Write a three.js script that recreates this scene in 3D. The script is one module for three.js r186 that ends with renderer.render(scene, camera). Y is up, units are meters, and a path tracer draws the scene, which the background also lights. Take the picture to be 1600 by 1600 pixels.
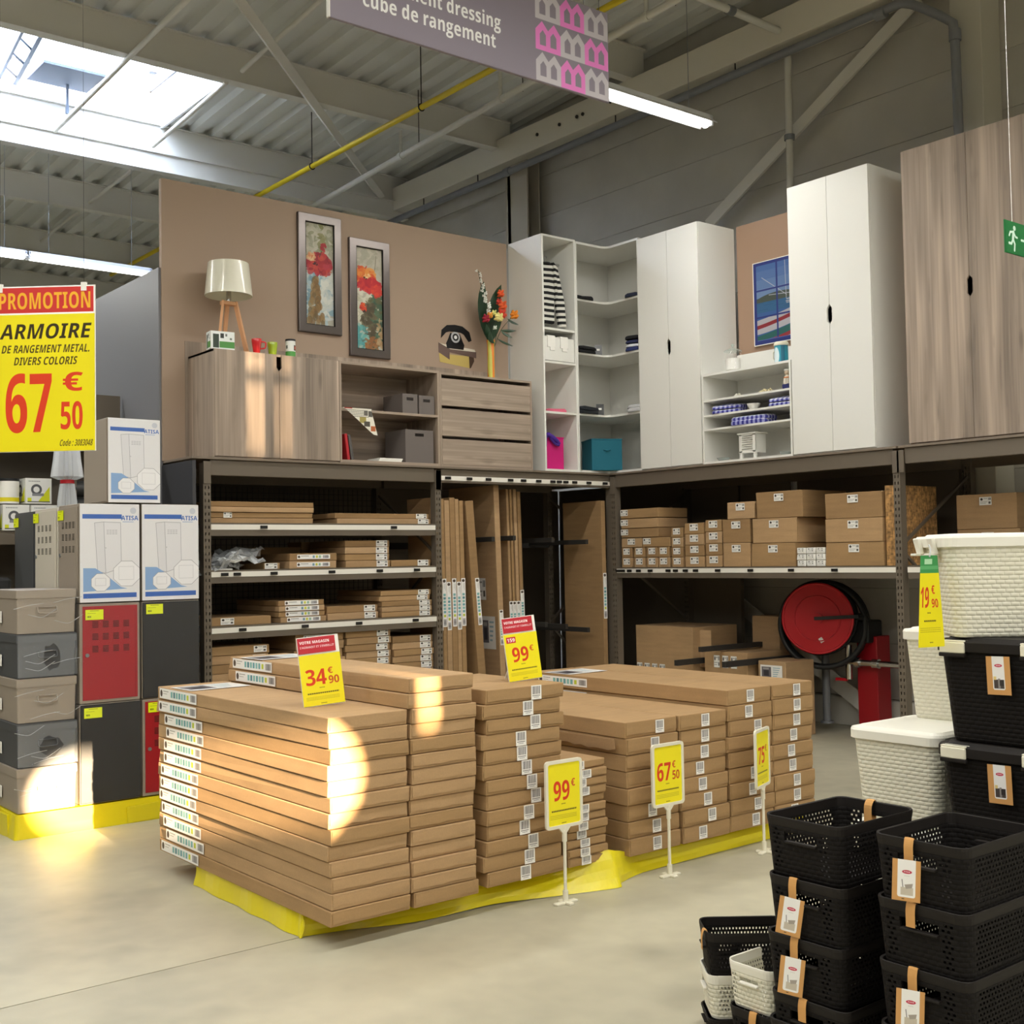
import * as THREE from 'three';
import { RoundedBoxGeometry } from 'three/addons/geometries/RoundedBoxGeometry.js';
import { mergeGeometries } from 'three/addons/utils/BufferGeometryUtils.js';
import { RectAreaLightUniformsLib } from 'three/addons/lights/RectAreaLightUniformsLib.js';

// ---------------------------------------------------------------- camera, sky, sun, exposure
const D2R = Math.PI / 180;
const scene = new THREE.Scene();
const camera = new THREE.PerspectiveCamera(46.434, 1, 0.05, 100);
camera.position.set(0, 1.6, 0);
camera.rotation.set(2.205 * D2R, -38.709 * D2R, -0.997 * D2R, 'YXZ');
scene.add(camera);

const renderer = new THREE.WebGLRenderer({ antialias: true });
renderer.toneMapping = THREE.LinearToneMapping;
renderer.toneMappingExposure = 1.9;
renderer.shadowMap.enabled = true;
RectAreaLightUniformsLib.init();

scene.background = new THREE.Color().setRGB(6.6, 7.8, 10);           // overcast-bright evening sky above the skylight

const sun = new THREE.DirectionalLight(new THREE.Color().setRGB(1, 0.74, 0.46), 38);   // low sun through the openings shaped into the shop front
const SUN = new THREE.Vector3(0.06, -0.165, -1).normalize();
sun.position.set(2.4, 0.7, -4.4).addScaledVector(SUN, -25);
sun.target.position.set(2.4, 0.7, -4.4);
sun.castShadow = true;
Object.assign(sun.shadow.camera, { left: -14, right: 14, top: 12, bottom: -12, near: 1, far: 60 });
sun.shadow.mapSize.set(4096, 4096);
scene.add(sun, sun.target);

const LAMP = { y: 5.2, power: 30, color: new THREE.Color().setRGB(1.0, 0.983, 0.92) };   // fluorescent rows, built below as fixtures

// ---------------------------------------------------------------- helpers
const V = (x, y, z) => new THREE.Vector3(x, y, z);
let seed = 12345;
const rnd = () => { seed = (seed * 1664525 + 1013904223) >>> 0; return seed / 4294967296; };
const rr = (a, b) => a + (b - a) * rnd();
const hash = (x, y, s) => { let h = (x * 374761393 + y * 668265263 + s * 1442695041) | 0; h = Math.imul(h ^ (h >>> 13), 1274126177); h ^= h >>> 16; return (h >>> 0) / 4294967296; };
function vnoise(x, y, px, py, s) {             // periodic value noise
  const xi = Math.floor(x), yi = Math.floor(y), fx = x - xi, fy = y - yi;
  const u = fx * fx * (3 - 2 * fx), v = fy * fy * (3 - 2 * fy);
  const m = (a, n) => ((a % n) + n) % n;
  const h = (a, b) => hash(m(a, px), m(b, py), s);
  return (h(xi, yi) * (1 - u) + h(xi + 1, yi) * u) * (1 - v) + (h(xi, yi + 1) * (1 - u) + h(xi + 1, yi + 1) * u) * v;
}
const fbm = (u, v, fx, fy, s, o = 4) => { let a = 0, k = 0.5, t = 0; for (let i = 0; i < o; i++) { a += k * vnoise(u * fx, v * fy, fx, fy, s + i); t += k; k *= 0.5; fx *= 2; fy *= 2; } return a / t; };
function dataTex(w, h, fn, srgb = true, repeat = [1, 1]) {
  const d = new Uint8Array(w * h * 4);
  for (let y = 0; y < h; y++) for (let x = 0; x < w; x++) { const c = fn(x / w, y / h, x, y), i = (y * w + x) * 4; for (let k = 0; k < 3; k++) d[i + k] = Math.max(0, Math.min(255, Array.isArray(c) ? c[k] : c)); d[i + 3] = 255; }
  const t = new THREE.DataTexture(d, w, h); t.wrapS = t.wrapT = THREE.RepeatWrapping; t.magFilter = THREE.LinearFilter; t.minFilter = THREE.LinearMipmapLinearFilter; t.generateMipmaps = true;
  if (srgb) t.colorSpace = THREE.SRGBColorSpace; t.repeat.set(...repeat); t.needsUpdate = true; return t;
}
function canvasTex(w, h, draw) {
  const c = document.createElement('canvas'); c.width = w; c.height = h; const g = c.getContext('2d'); draw(g, w, h);
  const t = new THREE.CanvasTexture(c); t.colorSpace = THREE.SRGBColorSpace; t.anisotropy = 8; return t;
}
const col = (h) => new THREE.Color(h);
const std = (o) => new THREE.MeshStandardMaterial({ roughness: 0.8, ...o });
const phy = (o) => new THREE.MeshPhysicalMaterial({ roughness: 0.8, ...o });
// geometry ---------------------------------------------------------
function prep(g) { if (g.index) g = g.toNonIndexed(); for (const k of Object.keys(g.attributes)) if (!['position', 'normal', 'uv'].includes(k)) g.deleteAttribute(k); if (!g.attributes.uv) g.setAttribute('uv', new THREE.BufferAttribute(new Float32Array(g.attributes.position.count * 2), 2)); return g; }
function uvm(g, ou = 0, ov = 0) {              // uv in metres, by the axis a face points along
  g = prep(g); const p = g.attributes.position, n = g.attributes.normal, uv = g.attributes.uv;
  for (let i = 0; i < p.count; i += 3) {
    let nx = 0, ny = 0, nz = 0; for (let k = 0; k < 3; k++) { nx += n.getX(i + k); ny += n.getY(i + k); nz += n.getZ(i + k); }
    const a = [Math.abs(nx), Math.abs(ny), Math.abs(nz)], m = a.indexOf(Math.max(...a));
    for (let k = 0; k < 3; k++) { const x = p.getX(i + k), y = p.getY(i + k), z = p.getZ(i + k); uv.setXY(i + k, (m === 0 ? z : x) + ou, (m === 1 ? z : y) + ov); }
  }
  return g;
}
const T = (g, x = 0, y = 0, z = 0, rx = 0, ry = 0, rz = 0) => { g = g.clone(); g.applyMatrix4(new THREE.Matrix4().makeRotationFromEuler(new THREE.Euler(rx, ry, rz)).setPosition(x, y, z)); return g; };
function bx(w, h, d, x = 0, y = 0, z = 0, r = 0) { const g = r > 0 ? new RoundedBoxGeometry(w, h, d, 1, Math.min(r, w / 2.01, h / 2.01, d / 2.01)) : new THREE.BoxGeometry(w, h, d); return T(uvm(g), x, y, z); }
const b2 = (x0, x1, y0, y1, z0, z1, r = 0) => bx(Math.abs(x1 - x0), Math.abs(y1 - y0), Math.abs(z1 - z0), (x0 + x1) / 2, (y0 + y1) / 2, (z0 + z1) / 2, r);
function bar(a, b, w, t) {                     // box from a to b, w wide across, t thick
  const d = b.clone().sub(a), L = d.length(); const g = uvm(new THREE.BoxGeometry(w, L, t));
  g.applyQuaternion(new THREE.Quaternion().setFromUnitVectors(V(0, 1, 0), d.normalize())); g.translate((a.x + b.x) / 2, (a.y + b.y) / 2, (a.z + b.z) / 2); return g;
}
function rod(a, b, r, n = 8) { const d = b.clone().sub(a), L = d.length(); const g = prep(new THREE.CylinderGeometry(r, r, L, n)); g.applyQuaternion(new THREE.Quaternion().setFromUnitVectors(V(0, 1, 0), d.normalize())); g.translate((a.x + b.x) / 2, (a.y + b.y) / 2, (a.z + b.z) / 2); return g; }
const tube = (pts, r, n = 24, m = 8, closed = false) => prep(new THREE.TubeGeometry(new THREE.CatmullRomCurve3(pts, closed, 'catmullrom', 0.3), n, r, m, closed));
const lathe = (pts, n = 24) => prep(new THREE.LatheGeometry(pts.map(([x, y]) => new THREE.Vector2(x, y)), n));
const cyl = (r1, r2, h, x = 0, y = 0, z = 0, n = 16, rx = 0, rz = 0) => T(prep(new THREE.CylinderGeometry(r1, r2, h, n)), x, y, z, rx, 0, rz);
const sph = (r, x = 0, y = 0, z = 0, sx = 1, sy = 1, sz = 1, n = 10) => { const g = prep(new THREE.SphereGeometry(r, n, Math.max(6, n * 0.7 | 0))); g.scale(sx, sy, sz); g.translate(x, y, z); return g; };
const shape = (pts) => { const s = new THREE.Shape(); pts.forEach(([x, y], i) => (i ? s.lineTo(x, y) : s.moveTo(x, y))); return s; };
const extr = (s, depth, bevel = 0) => uvm(new THREE.ExtrudeGeometry(s, bevel ? { depth, bevelEnabled: true, bevelThickness: bevel, bevelSize: bevel, bevelSegments: 1, steps: 1, curveSegments: 6 } : { depth, bevelEnabled: false, curveSegments: 6 }));
function rrPts(w, d, r, n = 4) { const o = []; r = Math.min(r, w / 2, d / 2); for (const [cx, cz, a0] of [[w / 2 - r, d / 2 - r, 0], [-w / 2 + r, d / 2 - r, 90], [-w / 2 + r, -d / 2 + r, 180], [w / 2 - r, -d / 2 + r, 270]]) for (let i = 0; i <= n; i++) { const a = (a0 + 90 * i / n) * D2R; o.push([cx + r * Math.cos(a), cz + r * Math.sin(a)]); } return o; }
function rrShape(w, h, r, n = 4) { return shape(rrPts(w, h, r, n)); }
function loft(secs, n = 4, capB = true, capT = true) {   // secs: [y, w, d, r]; uv = (perimeter, height) in metres
  const rings = secs.map(([y, w, d, r]) => rrPts(w, d, r, n).map(([x, z]) => [x, y, z])), N = rings[0].length, pos = [], uv = [];
  const per = [0]; for (let i = 0; i < N; i++) { const a = rings[0][i], b = rings[0][(i + 1) % N]; per.push(per[i] + Math.hypot(b[0] - a[0], b[2] - a[2])); }
  let vv = 0;
  for (let s = 0; s + 1 < rings.length; s++) {
    const dv = Math.hypot(secs[s + 1][0] - secs[s][0], (secs[s + 1][1] - secs[s][1]) / 2);
    for (let i = 0; i < N; i++) { const j = (i + 1) % N, A = rings[s][i], B = rings[s][j], C = rings[s + 1][j], D = rings[s + 1][i];
      for (const [p, u, v] of [[A, per[i], vv], [D, per[i], vv + dv], [C, per[i + 1], vv + dv], [A, per[i], vv], [C, per[i + 1], vv + dv], [B, per[i + 1], vv]]) { pos.push(...p); uv.push(u, v); } }
    vv += dv;
  }
  const cap = (R, up) => { const c = [0, R[0][1], 0]; for (let i = 0; i < N; i++) { const A = R[i], B = R[(i + 1) % N]; for (const p of up ? [c, B, A] : [c, A, B]) { pos.push(...p); uv.push(p[0], p[2]); } } };
  if (capB) cap(rings[0], false); if (capT) cap(rings[rings.length - 1], true);
  const g = new THREE.BufferGeometry(); g.setAttribute('position', new THREE.Float32BufferAttribute(pos, 3)); g.setAttribute('uv', new THREE.Float32BufferAttribute(uv, 2)); g.computeVertexNormals(); return g;
}
// objects ----------------------------------------------------------
const used = {};
const numbered = (n) => { const k = used[n] = (used[n] ?? -1) + 1; return k ? n + '_' + String(k).padStart(3, '0') : n; };
const merge = (gs) => Array.isArray(gs) ? (gs.length > 1 ? mergeGeometries(gs.map(prep)) : gs[0]) : gs;
function part(name, gs, m, parent) { const o = new THREE.Mesh(merge(gs), m); o.name = name; o.castShadow = o.receiveShadow = true; parent.add(o); return o; }
function thing(name, label, category, [x, y, z] = [0, 0, 0], turn = 0, group) { const o = new THREE.Group(); o.name = numbered(name); o.position.set(x, y, z); o.rotation.y = turn; o.userData = { label, category }; if (group) o.userData.group = group; scene.add(o); return o; }
function single(name, label, category, gs, m, group) { const o = part(numbered(name), gs, m, scene); o.userData = { label, category }; if (group) o.userData.group = group; return o; }
function struct(name, gs, m, label, category) { const o = part(numbered(name), gs, m, scene); o.userData = { kind: 'structure' }; if (label) { o.userData.label = label; o.userData.category = category; } return o; }
function structGroup(name, label, category) { const o = new THREE.Group(); o.name = numbered(name); o.userData = { kind: 'structure' }; if (label) { o.userData.label = label; o.userData.category = category; } scene.add(o); return o; }
function plane(w, h, m, parent, name, x, y, z, ry = 0, rx = 0, rz = 0) { const o = part(name, prep(new THREE.PlaneGeometry(w, h)), m, parent); o.position.set(x, y, z); o.rotation.set(rx, ry, rz, 'YXZ'); return o; }
const ORD = ['top one', ...['second', 'third', 'fourth', 'fifth', 'sixth', 'seventh', 'eighth', 'ninth', 'tenth', 'eleventh', 'twelfth', 'thirteenth', 'fourteenth', 'fifteenth'].map((w) => w + ' down')];

// ---------------------------------------------------------------- materials
const tKraft = dataTex(256, 256, (u, v, x, y) => { const n = fbm(u, v, 5, 40, 3, 3) * 0.5 + fbm(u, v, 4, 4, 9, 4) * 0.5, f = hash(x, y, 5); const k = 226 + (n - 0.5) * 42 + (f - 0.5) * 10; return [k, k * 0.985, k * 0.965]; }, true, [1.1, 1.1]);
const kraft = [0xcaa77c, 0xbd9a6d, 0xcfad84, 0xb18f65].map((c) => std({ color: c, map: tKraft, roughness: 0.86 }));
const woodFn = (u, v) => {
  const w = u + 0.012 * (fbm(u, v, 3, 2, 13, 2) - 0.5), g = fbm(w, v, 96, 3, 17, 3), g2 = fbm(w, v, 22, 2, 29, 3), g3 = fbm(w, v, 9, 2, 37, 2), kn = fbm(u, v, 30, 9, 43, 2); const k = 178 + (g - 0.5) * 44 + (g2 - 0.5) * 52 + (g3 - 0.5) * 56 - Math.max(0, kn - 0.7) * 90; return [k, k * 0.925, k * 0.855];
};
const tWood = dataTex(512, 512, woodFn, true, [0.8, 0.5]);
const tWoodH = dataTex(512, 512, (u, v, x, y) => woodFn(v, u, y, x), true, [0.5, 0.8]);
const M = {
  wood: std({ map: tWood, color: 0xe6dfd8, roughness: 0.6 }),
  woodH: std({ map: tWoodH, color: 0xe6dfd8, roughness: 0.6 }),
  white: std({ color: 0xe9e8e2, roughness: 0.45 }),
  whiteIn: std({ color: 0xe2e1db, roughness: 0.5 }),
  taupe: std({ color: 0xa8927f, roughness: 0.75 }),
  slate: std({ color: 0x76767a, roughness: 0.4 }),
  black: std({ color: 0x0d0d0d, roughness: 0.7 }),
  gap: std({ color: 0x15110e, roughness: 0.9 }),  // near-black: shade of open slots put into the colour, and frame rebates
  rack: std({ color: 0x6f6558, roughness: 0.5, metalness: 0.15 }),
  rackDark: std({ color: 0x35322f, roughness: 0.6, metalness: 0.2 }),
  strip: std({ color: 0xf1ede3, roughness: 0.45 }),
  esl: std({ color: 0x161514, roughness: 0.4 }),
  steelPaint: std({ color: 0xdcd9cf, roughness: 0.6 }),
  deckSteel: std({ color: 0xd6d6d0, roughness: 0.55 }),
  galv: std({ color: 0x8f9396, roughness: 0.45, metalness: 0.7 }),
  chrome: std({ color: 0xcfd0d0, roughness: 0.2, metalness: 1 }),
  greyPipe: std({ color: 0x84868a, roughness: 0.5, metalness: 0.2 }),
  yellowPipe: std({ color: 0xd8c01c, roughness: 0.5 }),
  whitePipe: std({ color: 0xd4d2c8, roughness: 0.5 }),
  yellowFilm: phy({ color: 0xe9d90b, roughness: 0.38, clearcoat: 0.3, clearcoatRoughness: 0.35, side: THREE.DoubleSide }),
  red: std({ color: 0xa3111f, roughness: 0.4 }),
  redReel: std({ color: 0xc01824, roughness: 0.38 }),
  hose: std({ color: 0x171717, roughness: 0.55 }),
  lockerDark: std({ color: 0x161719, roughness: 0.42 }),
  lockerGrey: std({ color: 0x4d4f52, roughness: 0.45 }),
  beige: std({ color: 0xcfc8ba, roughness: 0.5 }),
  taupeMetal: std({ color: 0x9c9184, roughness: 0.45 }),
  film: phy({ color: 0xf4f7fa, roughness: 0.14, transparent: true, opacity: 0.035, side: THREE.DoubleSide, clearcoat: 1, clearcoatRoughness: 0.1 }),
  filmDense: phy({ color: 0xe8ecf0, roughness: 0.2, transparent: true, opacity: 0.55, side: THREE.DoubleSide, clearcoat: 1, clearcoatRoughness: 0.15 }),
  cream: std({ color: 0xe8e3cf, roughness: 0.5 }),
  signWhite: std({ color: 0xf2f0ea, roughness: 0.5 }),
  paper: std({ color: 0xf4f2ec, roughness: 0.8 }),
  glass: phy({ color: 0xffffff, roughness: 0.03, transmission: 1, thickness: 0, ior: 1.5 }),
};
// woven rattan relief for the baskets and lidded boxes
const tWeave = dataTex(128, 128, (u, v) => { const row = Math.floor(v * 4), a = (u * 2 + (row % 2) * 0.5) % 1, b = (v * 4) % 1; return 255 * Math.pow(Math.sin(Math.PI * b), 0.6) * Math.pow(Math.abs(Math.sin(Math.PI * a)), 0.5); }, false, [1 / 0.056, 1 / 0.056]);
M.rattanWhite = std({ color: 0xe6e2cf, roughness: 0.55, bumpMap: tWeave, bumpScale: 0.003 });
M.rattanBlack = phy({ color: 0x151211, roughness: 0.7, specularIntensity: 0.35, bumpMap: tWeave, bumpScale: 0.002 });
M.lidWhite = std({ color: 0xeeebdf, roughness: 0.45 });
M.lidBlack = phy({ color: 0x1f1b19, roughness: 0.6, specularIntensity: 0.5 });
M.tagKraft = std({ color: 0xcf9a5a, roughness: 0.8, side: THREE.DoubleSide });
// concrete
const tConc = dataTex(1024, 1024, (u, v, x, y) => { const a = fbm(u, v, 5, 5, 41, 5), b = fbm(u, v, 3, 14, 47, 4), c = fbm(u, v, 60, 60, 53, 2), s = fbm(u, v, 11, 11, 59, 3); let k = 186 + (a - 0.5) * 34 + (b - 0.5) * 14 + (c - 0.5) * 12; if (s > 0.66) k -= (s - 0.66) * 90; return [k, k * 0.985, k * 0.91]; }, true, [1 / 5, 1 / 5]);
M.floor = std({ map: tConc, color: 0xf6f2e6, roughness: 0.5 });
const tWall = dataTex(256, 256, (u, v) => { const k = 225 + (fbm(u, v, 6, 6, 71, 4) - 0.5) * 26; return [k, k, k]; }, true, [0.4, 0.4]);
M.wall = std({ map: tWall, color: 0xd6d2c8, roughness: 0.7 });
const tOsb = dataTex(256, 256, (u, v) => { const a = vnoise(u * 30 + 4 * fbm(u, v, 6, 6, 83, 3), v * 12, 30, 12, 87), b = fbm(u, v, 12, 30, 89, 2); const k = 170 + (a - 0.5) * 80 + (b - 0.5) * 60; return [k, k * 0.76, k * 0.47]; }, true, [3, 3]);
M.osb = std({ map: tOsb, roughness: 0.8 });

// print: stickers and labels
const bars = (g, x, y, w, h, c = '#222') => { g.fillStyle = c; let p = x; let k = 7; while (p < x + w) { k = (k * 37 + 11) % 17; const bw = 1 + (k % 3); g.fillRect(p, y, Math.min(bw, x + w - p), h); p += bw + 1 + (k % 2); } };
const dashes = (g, x, y, w, h, c, gap = 0.25) => { g.fillStyle = c; let p = x, k = 3; while (p < x + w) { k = (k * 29 + 7) % 13; const bw = h * (0.8 + k / 8); g.fillRect(p, y, Math.min(bw, x + w - p), h); p += bw + h * gap * 2; } };
const S = {};
S.bar = std({ roughness: 0.6, map: canvasTex(96, 112, (g, w, h) => { g.fillStyle = '#f3f0ea'; g.fillRect(0, 0, w, h); g.fillStyle = '#3a3640'; [10, 18, 24, 33, 39, 48, 57, 63, 72, 80].forEach((x, i) => g.fillRect(x, 8, 3 + (i % 3), 62)); dashes(g, 12, 78, 72, 7, '#4a4650'); dashes(g, 24, 92, 46, 5, '#77727c'); }) });
const ecoDraw = (g, w, h) => { g.fillStyle = '#f4f2ee'; g.fillRect(0, 0, w, h); g.fillStyle = '#4e4238'; g.beginPath(); g.ellipse(24, h / 2, 15, 19, 0, 0, 7); g.fill(); dashes(g, 50, 12, 70, 5, '#8a8680'); dashes(g, 50, 26, 50, 4, '#a5a19a'); for (let i = 0; i < 6; i++) { g.fillStyle = ['#7fb6b4', '#5d8f97', '#86bdb4', '#6fa7ad', '#8cc1bd', '#79b0b5'][i]; g.fillRect(150 + i * 34, 12, 24, h - 24); } g.fillStyle = '#c3cf3e'; g.fillRect(358, 14, 24, h - 28); bars(g, 404, 10, 66, h - 20, '#3d3a3f'); };
S.eco = std({ roughness: 0.6, map: canvasTex(480, 56, ecoDraw) });
S.ecoV = std({ roughness: 0.6, map: canvasTex(56, 480, (g, w, h) => { g.translate(56, 0); g.rotate(Math.PI / 2); ecoDraw(g, 480, 56); }) });
S.ecoShort = std({ roughness: 0.6, map: canvasTex(256, 32, (g, w, h) => { g.fillStyle = '#f4f2ee'; g.fillRect(0, 0, w, h); g.fillStyle = '#4e4238'; g.beginPath(); g.arc(14, 16, 9, 0, 7); g.fill(); dashes(g, 30, 8, 60, 5, '#77736c'); g.fillStyle = '#7fa6b4'; g.fillRect(120, 7, 16, 18); g.fillStyle = '#d5d64e'; g.fillRect(144, 7, 16, 18); g.fillStyle = '#9bc0a4'; g.fillRect(168, 7, 16, 18); bars(g, 200, 6, 44, 20, '#33313a'); }) });
S.ship = std({ roughness: 0.6, map: canvasTex(128, 80, (g, w, h) => { g.fillStyle = '#efede8'; g.fillRect(0, 0, w, h); g.fillStyle = '#3b3631'; g.beginPath(); g.arc(24, 22, 13, 0, 7); g.fill(); dashes(g, 46, 12, 40, 6, '#6b675f'); bars(g, 92, 8, 30, 24, '#33302f'); dashes(g, 10, 46, 76, 5, '#87837b'); dashes(g, 10, 60, 60, 5, '#87837b'); g.fillStyle = '#57534c'; g.fillRect(96, 46, 22, 22); }) });
S.yellowTag = std({ roughness: 0.5, map: canvasTex(128, 72, (g, w, h) => { g.fillStyle = '#e8f400'; g.fillRect(0, 0, w, h); dashes(g, 34, 6, 62, 5, '#7f8a10'); dashes(g, 14, 24, 60, 4, '#a4ae20'); dashes(g, 14, 44, 26, 12, '#8a9410', 0.1); }) });
S.leaflet = std({ roughness: 0.35, map: canvasTex(256, 160, (g, w, h) => { g.fillStyle = '#efece7'; g.fillRect(0, 0, w, h); g.fillStyle = '#6f6a70'; g.fillRect(16, 20, 110, 110); g.fillStyle = '#3d3a40'; g.fillRect(40, 56, 60, 60); g.fillStyle = '#a8a4a2'; g.fillRect(30, 30, 70, 18); for (let i = 0; i < 5; i++) { g.fillStyle = '#9db9c4'; g.fillRect(146, 24 + i * 22, 84 - i * 9, 9); } }) });
S.locker = std({ roughness: 0.4, map: canvasTex(380, 610, (g, w, h) => {
  g.fillStyle = '#e7e7ea'; g.fillRect(0, 0, w, h); g.fillStyle = '#2f62b8'; g.fillRect(16, 64, 250, 28); g.fillRect(20, 556, 340, 30);
  g.fillStyle = '#2f62b8'; g.font = 'bold 40px sans-serif'; g.fillText('ATISA', 262, 100); dashes(g, 272, 108, 70, 5, '#7f9ccf');
  g.strokeStyle = '#9a9aa2'; g.lineWidth = 2.5; g.fillStyle = '#dfdfe3'; g.beginPath(); g.moveTo(92, 118); g.lineTo(150, 112); g.lineTo(162, 432); g.lineTo(110, 418); g.closePath(); g.fill(); g.stroke();
  g.fillStyle = '#e3e3e7'; g.beginPath(); g.moveTo(150, 112); g.lineTo(258, 116); g.lineTo(262, 400); g.lineTo(162, 432); g.closePath(); g.fill(); g.stroke();
  g.fillStyle = '#b3b3ba'; for (let r = 0; r < 3; r++) for (let c = 0; c < 4; c++) g.fillRect(168 + c * 18, 162 + r * 11, 14, 4); g.fillRect(160, 270, 5, 8);
  g.fillStyle = '#86abd9'; g.beginPath(); g.moveTo(20, 398); g.lineTo(96, 400); g.lineTo(160, 440); g.lineTo(260, 520); g.lineTo(300, 530); g.lineTo(20, 545); g.closePath(); g.fill();
  g.fillStyle = '#f0f0f3'; const oct = (x, y, r) => { g.beginPath(); for (let i = 0; i < 8; i++) g.lineTo(x + r * Math.cos(i * Math.PI / 4 + 0.39), y + r * 0.92 * Math.sin(i * Math.PI / 4 + 0.39)); g.closePath(); g.fill(); g.stroke(); }; oct(130, 488, 64); oct(296, 436, 92);
  g.strokeStyle = '#c4c4ca'; g.lineWidth = 2; g.strokeRect(96, 462, 66, 46); g.strokeRect(246, 392, 96, 82); g.fillStyle = '#c9cdd8'; g.beginPath(); g.arc(340, 40, 20, 0, 7); g.fill();
}) });
const card = (parent, name, m, w, h, x, y, z, ry) => plane(w, h, m, parent, name, x, y, z, ry);

// ---------------------------------------------------------------- the building shell
const X0 = -12, X1 = 9.4, Z0 = -24, Z1 = 10, roofY = (z) => 7.0 + 0.045 * (z + 11.42);
{ // floor: concrete slabs with saw-cut joints
  const f = structGroup('floor', 'pale grey sealed concrete floor', 'floor'); const xs = [X0, -3.6, 2.2 - 0.9, 7.6 - 1, X1], zs = [Z0, -16.4, -10.5, -4.605, 1.3, 7.2, Z1], j = 0.004;
  part('joint_filler', b2(X0, X1, -0.2, -0.012, Z0, Z1), std({ color: 0x6d6a62, roughness: 0.9 }), f);
  for (let i = 0; i + 1 < zs.length; i++) part('floor_slab', b2(X0, X1, -0.02, 0, zs[i] + j, zs[i + 1] - j), M.floor, f);
}
{ // right wall: horizontal cladding panels over a pale plinth
  const w = structGroup('wall_right', 'grey horizontal cladding wall behind the racks', 'wall'); part('wall_core', b2(X1 + 0.03, X1 + 0.25, 0, 8.4, Z0, Z1), M.wall, w);
  part('plinth', b2(X1 - 0.06, X1 + 0.03, 0, 0.26, Z0, Z1, 0.008), std({ color: 0xcfccc2, roughness: 0.7 }), w);
  for (let y = 0.27; y < 8.3; y += 0.5) { part('wall_panel', b2(X1, X1 + 0.03, y, Math.min(8.4, y + 0.497), Z0, Z1, 0.003), M.wall, w); }
}
struct('wall_back', b2(X0, X1, 0, 8.4, Z0 - 0.2, Z0), M.wall, 'distant grey rear wall of the store', 'wall');
struct('wall_left', b2(X0 - 0.2, X0, 0, 8.4, Z0, Z1), M.wall, 'grey wall on the far left side of the store', 'wall');
{ // shop-front wall behind the viewer, its openings made up to shape the low sun into patches
  const holes = [[2.11, 2.145, 3.24, 3.52], [3.12, 3.134, 5.5, 6.3], [3.36, 3.37, 5.5, 6.3]];
  const s = shape([[X0, 0], [X1 + 0.25, 0], [X1 + 0.25, 8.5], [X0, 8.5]]);
  for (const [a, b, c, d] of holes) { const h = new THREE.Path(); h.moveTo(a, c); h.lineTo(a, d); h.lineTo(b, d); h.lineTo(b, c); h.closePath(); s.holes.push(h); }
  { const h = new THREE.Path(); h.absellipse(1.47, 3.08, 0.3, 0.25, 0, Math.PI * 2, true); s.holes.push(h); }
  struct('wall_front', T(extr(s, 0.04), 0, 0, Z1), M.wall, 'unseen shop front wall with openings shaped to throw sun patches', 'wall');
}
// roof deck: trapezoidal steel sheets, ribs running away from the right-hand racks' front
const SKY = { x0: 1.9, x1: 5.65, z0: -14.0, z1: -11.6 };
{
  const c = structGroup('ceiling', 'corrugated grey steel roof deck', 'ceiling');
  const P = 0.27;
  const sheet = (x0, x1, z0, z1) => {
    const pos = [], n = Math.round((x1 - x0) / P), p = (x1 - x0) / n;
    for (let i = 0; i < n; i++) { const a = x0 + i * p, pts = [[0, 0.065], [0.095, 0.065], [0.125, 0], [0.24, 0], [0.27, 0.065]].map(([u, h]) => [a + u / 0.27 * p, h]);
      for (let k = 0; k + 1 < pts.length; k++) { const A = pts[k], B = pts[k + 1], q = (P2, z) => [P2[0], roofY(z) + P2[1], z]; pos.push(...q(A, z0), ...q(B, z1), ...q(A, z1), ...q(A, z0), ...q(B, z0), ...q(B, z1)); } }
    const g = new THREE.BufferGeometry(); g.setAttribute('position', new THREE.Float32BufferAttribute(pos, 3)); g.computeVertexNormals(); return uvm(g);
  };
  M.deckSteel.side = THREE.DoubleSide;
  const xs = [X0, -6.6, -2.4, SKY.x0, SKY.x1, X1];
  for (let i = 0; i + 1 < xs.length; i++) { part('roof_sheet', sheet(xs[i], xs[i + 1], SKY.z1, Z1), M.deckSteel, c); if (i !== 3) part('roof_sheet', sheet(xs[i], xs[i + 1], SKY.z0, SKY.z1), M.deckSteel, c); part('roof_sheet', sheet(xs[i], xs[i + 1], Z0, SKY.z0), M.deckSteel, c); }
  // insulation above, so that daylight enters only through the skylight
  const ins = std({ color: 0x8a8a88, roughness: 0.9 }); const slab = (x0, x1, z0, z1) => { const g = new THREE.BoxGeometry(x1 - x0, 0.2, z1 - z0); g.translate((x0 + x1) / 2, 0, (z0 + z1) / 2); const p = g.attributes.position; for (let i = 0; i < p.count; i++) p.setY(i, p.getY(i) + roofY(p.getZ(i)) + 0.175); g.computeVertexNormals(); return uvm(g); };
  part('roof_insulation', [slab(X0 - 0.2, X1 + 0.25, SKY.z1 + 0.04, Z1 + 0.1), slab(X0 - 0.2, SKY.x0 - 0.04, SKY.z0 - 0.04, SKY.z1 + 0.04), slab(SKY.x1 + 0.04, X1 + 0.25, SKY.z0 - 0.04, SKY.z1 + 0.04), slab(X0 - 0.2, X1 + 0.25, Z0 - 0.2, SKY.z0 - 0.04)], ins, c);
}
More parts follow.
